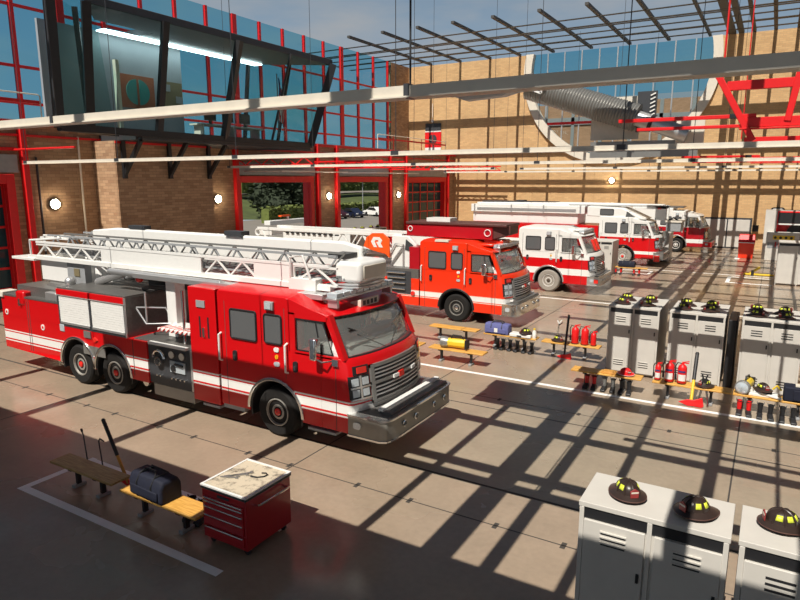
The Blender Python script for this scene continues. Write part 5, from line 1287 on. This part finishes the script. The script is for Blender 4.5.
# far right: breathing air station, bin, hose reel on the floor, hatch doors
t = thing('air_station', 'grey breathing air station with red bay and dark window by the back wall', 'machine', (-.45, 52.0, 0))
b = MB('locker'); b.box(0, .75, 0, 1.6, 0, 3.5); b.box(.75, 3.3, .9, 1.6, 0, 3.5); b.box(3.3, 4.0, 0, 1.6, 0, 3.5); b.box(.75, 3.3, 0, 1.6, 3.4, 3.5); bd = b.build('body', t, bevel=.02)
b = MB('black'); b.box(.8, 3.25, -.05, .06, 2.62, 3.36); b.build('window', t)
b = MB('redm'); b.box(.75, .82, -.02, .9, 0, 3.42); b.box(3.24, 3.31, -.02, .9, 0, 3.42); b.box(.75, 3.3, .82, .9, 0, 2.6); b.box(.75, 3.3, -.06, .0, 3.36, 3.46); b.build('red_bay', t)
b = MB('white'); b.box(.8, 3.25, -.03, .06, 2.5, 2.6); b.build('shelf_lip', t)
b = MB('black'); b.lathe([(.72,.70),(.72,.82)], (2.1, 0, 1.85), 'y', 28); b.build('fan_disc', t)
b = MB('locker'); b.box(.2, 2.2, -.75, .2, 0, 2.0); cs = b.build('console', t, bevel=.03)
b = MB('yellow'); b.box(.6, 1.9, -.765, -.74, 1.5, 1.8); b.build('gauge_strip', cs)
b = MB('black')
for k in range(4): b.lathe([(.09,-.78),(.09,-.76)], (.75+.32*k, 0, 1.64), 'y', 12)
b.build('gauge', cs)
b = MB('grey'); b.box(.3, 1.0, -.765, -.74, .9, 1.3); b.build('screen', cs)
b = MB('dkred')
for k in range(6): b.cyl((.8+.2*k, -.8, 1.35), (.8+.2*k, -.8, 1.0), .05, 8)
b.build('hose_coupling', cs)
t = thing('exit_light', 'small white rounded light above the breathing air station', 'lamp', (.3, 58.99, 3.2))
b = MB('black'); b.prism(rr(-.5, .5, -.28, .26, .22), 'y', -.2, 0); b.build('housing', t); b = MB('white'); b.prism(rr(-.4, .4, -.2, .16, .16), 'y', -.24, -.2); b.build('cover', t)
t = thing('waste_bin', 'red waste bin with flap lid standing alone by the back wall', 'bin', (-1.45, 52.2, 0))
b = MB('orange_red'); b.loft([[(-.46,-.4,0),(.46,-.4,0),(.46,.4,0),(-.46,.4,0)],[(-.52,-.46,1.15),(.52,-.46,1.15),(.52,.46,1.15),(-.52,.46,1.15)]]); b.build('body', t, bevel=.03)
b = MB('redm'); b.loft([[(-.54,-.48,1.15),(.54,-.48,1.15),(.54,.48,1.15),(-.54,.48,1.15)],[(-.5,-.1,1.72),(.5,-.1,1.72),(.5,.4,1.72),(-.5,.4,1.72)]]); b.build('lid', t, bevel=.03)
b = MB('white'); b.box(-.5, .5, -.5, -.47, 1.12, 1.18); b.build('lid_edge', t)
t = thing('hose_trolley', 'yellow floor trolley bar lying on the painted floor rectangle at right', 'trolley', (-1.2, 42.7, 0))
b = MB('yellow'); b.box(0, 1.6, -.1, .1, .02, .12); b.bar((.35,0,.12),(.85,0,.5),.14); b.build('bar', t, bevel=.02); b = MB('black'); b.box(.4, .55, -.2, .2, .0, .3); b.build('wheel_block', t)
t = thing('wall_hatch', 'pale double hatch doors at the foot of the back wall', 'door', (-4.9, 58.98, 0))
b = MB('dkgrey'); b.box(-.1, 3.5, -.06, .02, 0, 2.55); b.build('frame', t)
for k in range(2): b = MB('locker'); b.box(.05+1.7*k, 1.65+1.7*k, -.1, -.05, .12, 2.4); b.build('leaf', t, bevel=.02)
b = MB('black'); b.box(3.55, 4.0, -.5, 0, 1.5, 2.0); b.build('junction_box', t)
t = thing('folding_chair', 'small red chair by the pillar between the open doorways', 'chair', (-27.6, 36.0, 0), PI/2)
b = MB('redm'); b.box(-.25, .25, -.25, .25, .45, .5); b.build('seat', t); b = MB('redm'); b.box(-.25, .25, .22, .27, .5, 1.3); b.build('backrest', t)
for x in (-.22, .22):
    for y in (-.22, .22): b = MB('redm'); b.box(x-.02, x+.02, y-.02, y+.02, 0, .45); b.build('leg', t)

# ------------------------------------------------------------------ light and camera
w = bpy.data.worlds.new('sky'); sc.world = w; w.use_nodes = True
wt = w.node_tree
for n in list(wt.nodes): wt.nodes.remove(n)
wo = wt.nodes.new('ShaderNodeOutputWorld'); bgd = wt.nodes.new('ShaderNodeBackground'); bgd.inputs['Strength'].default_value = SKY
tc = wt.nodes.new('ShaderNodeTexCoord'); sp = wt.nodes.new('ShaderNodeSeparateXYZ'); rp = wt.nodes.new('ShaderNodeValToRGB')
rp.color_ramp.elements[0].position = .0; rp.color_ramp.elements[0].color = (.72,.84,.95,1)
rp.color_ramp.elements[1].position = 1.; rp.color_ramp.elements[1].color = (.10,.14,.20,1)
e = rp.color_ramp.elements.new(.22); e.color = (.46,.64,.84,1)
e = rp.color_ramp.elements.new(.55); e.color = (.16,.22,.32,1)
nz = wt.nodes.new('ShaderNodeTexNoise'); nz.inputs['Scale'].default_value = 3.; nz.inputs['Detail'].default_value = 8.
mp = wt.nodes.new('ShaderNodeMapping'); mp.inputs['Scale'].default_value = (1,1,3.5)
cl = wt.nodes.new('ShaderNodeMapRange'); cl.inputs['From Min'].default_value = .48; cl.inputs['From Max'].default_value = .7
mx = wt.nodes.new('ShaderNodeMix'); mx.data_type = 'RGBA'; mx.inputs[7].default_value = (.8,.8,.8,1)
L = wt.links.new
L(tc.outputs['Generated'], sp.inputs[0]); L(sp.outputs['Z'], rp.inputs[0]); L(tc.outputs['Generated'], mp.inputs[0]); L(mp.outputs[0], nz.inputs[0])
cf = wt.nodes.new('ShaderNodeMapRange'); cf.inputs['From Min'].default_value = .5; cf.inputs['From Max'].default_value = .2; cm = wt.nodes.new('ShaderNodeMath'); cm.operation = 'MULTIPLY'
L(sp.outputs['Z'], cf.inputs['Value']); L(cl.outputs[0], cm.inputs[0]); L(cf.outputs[0], cm.inputs[1])
L(nz.outputs['Fac'], cl.inputs['Value']); L(cm.outputs[0], mx.inputs[0]); L(rp.outputs[0], mx.inputs[6]); L(mx.outputs[2], bgd.inputs[0]); L(bgd.outputs[0], wo.inputs[0])
sd = bpy.data.lights.new('sun', 'SUN'); sd.energy = SUN; sd.angle = math.radians(.18); sd.color = (1., .945, .85)
so = bpy.data.objects.new('sun', sd); C.objects.link(so)
so.rotation_euler = V((-.005, 1., -1.43)).to_track_quat('-Z', 'Y').to_euler(); so.location = (0, -30, 40)
cd = bpy.data.cameras.new('camera'); cam = bpy.data.objects.new('camera', cd); C.objects.link(cam)
cd.sensor_width = 36; cd.sensor_fit = 'HORIZONTAL'; cd.lens = 626/800*36; cd.clip_start = .1; cd.clip_end = 600
cam.location = (0, 0, 5.6); cam.rotation_euler = (math.radians(90-10.84), 0, math.radians(30.59))
sc.camera = cam
vs = sc.view_settings; vs.view_transform = 'Standard'; vs.look = 'None'; vs.gamma = 1.; vs.use_curve_mapping = False; vs.exposure = EXPO
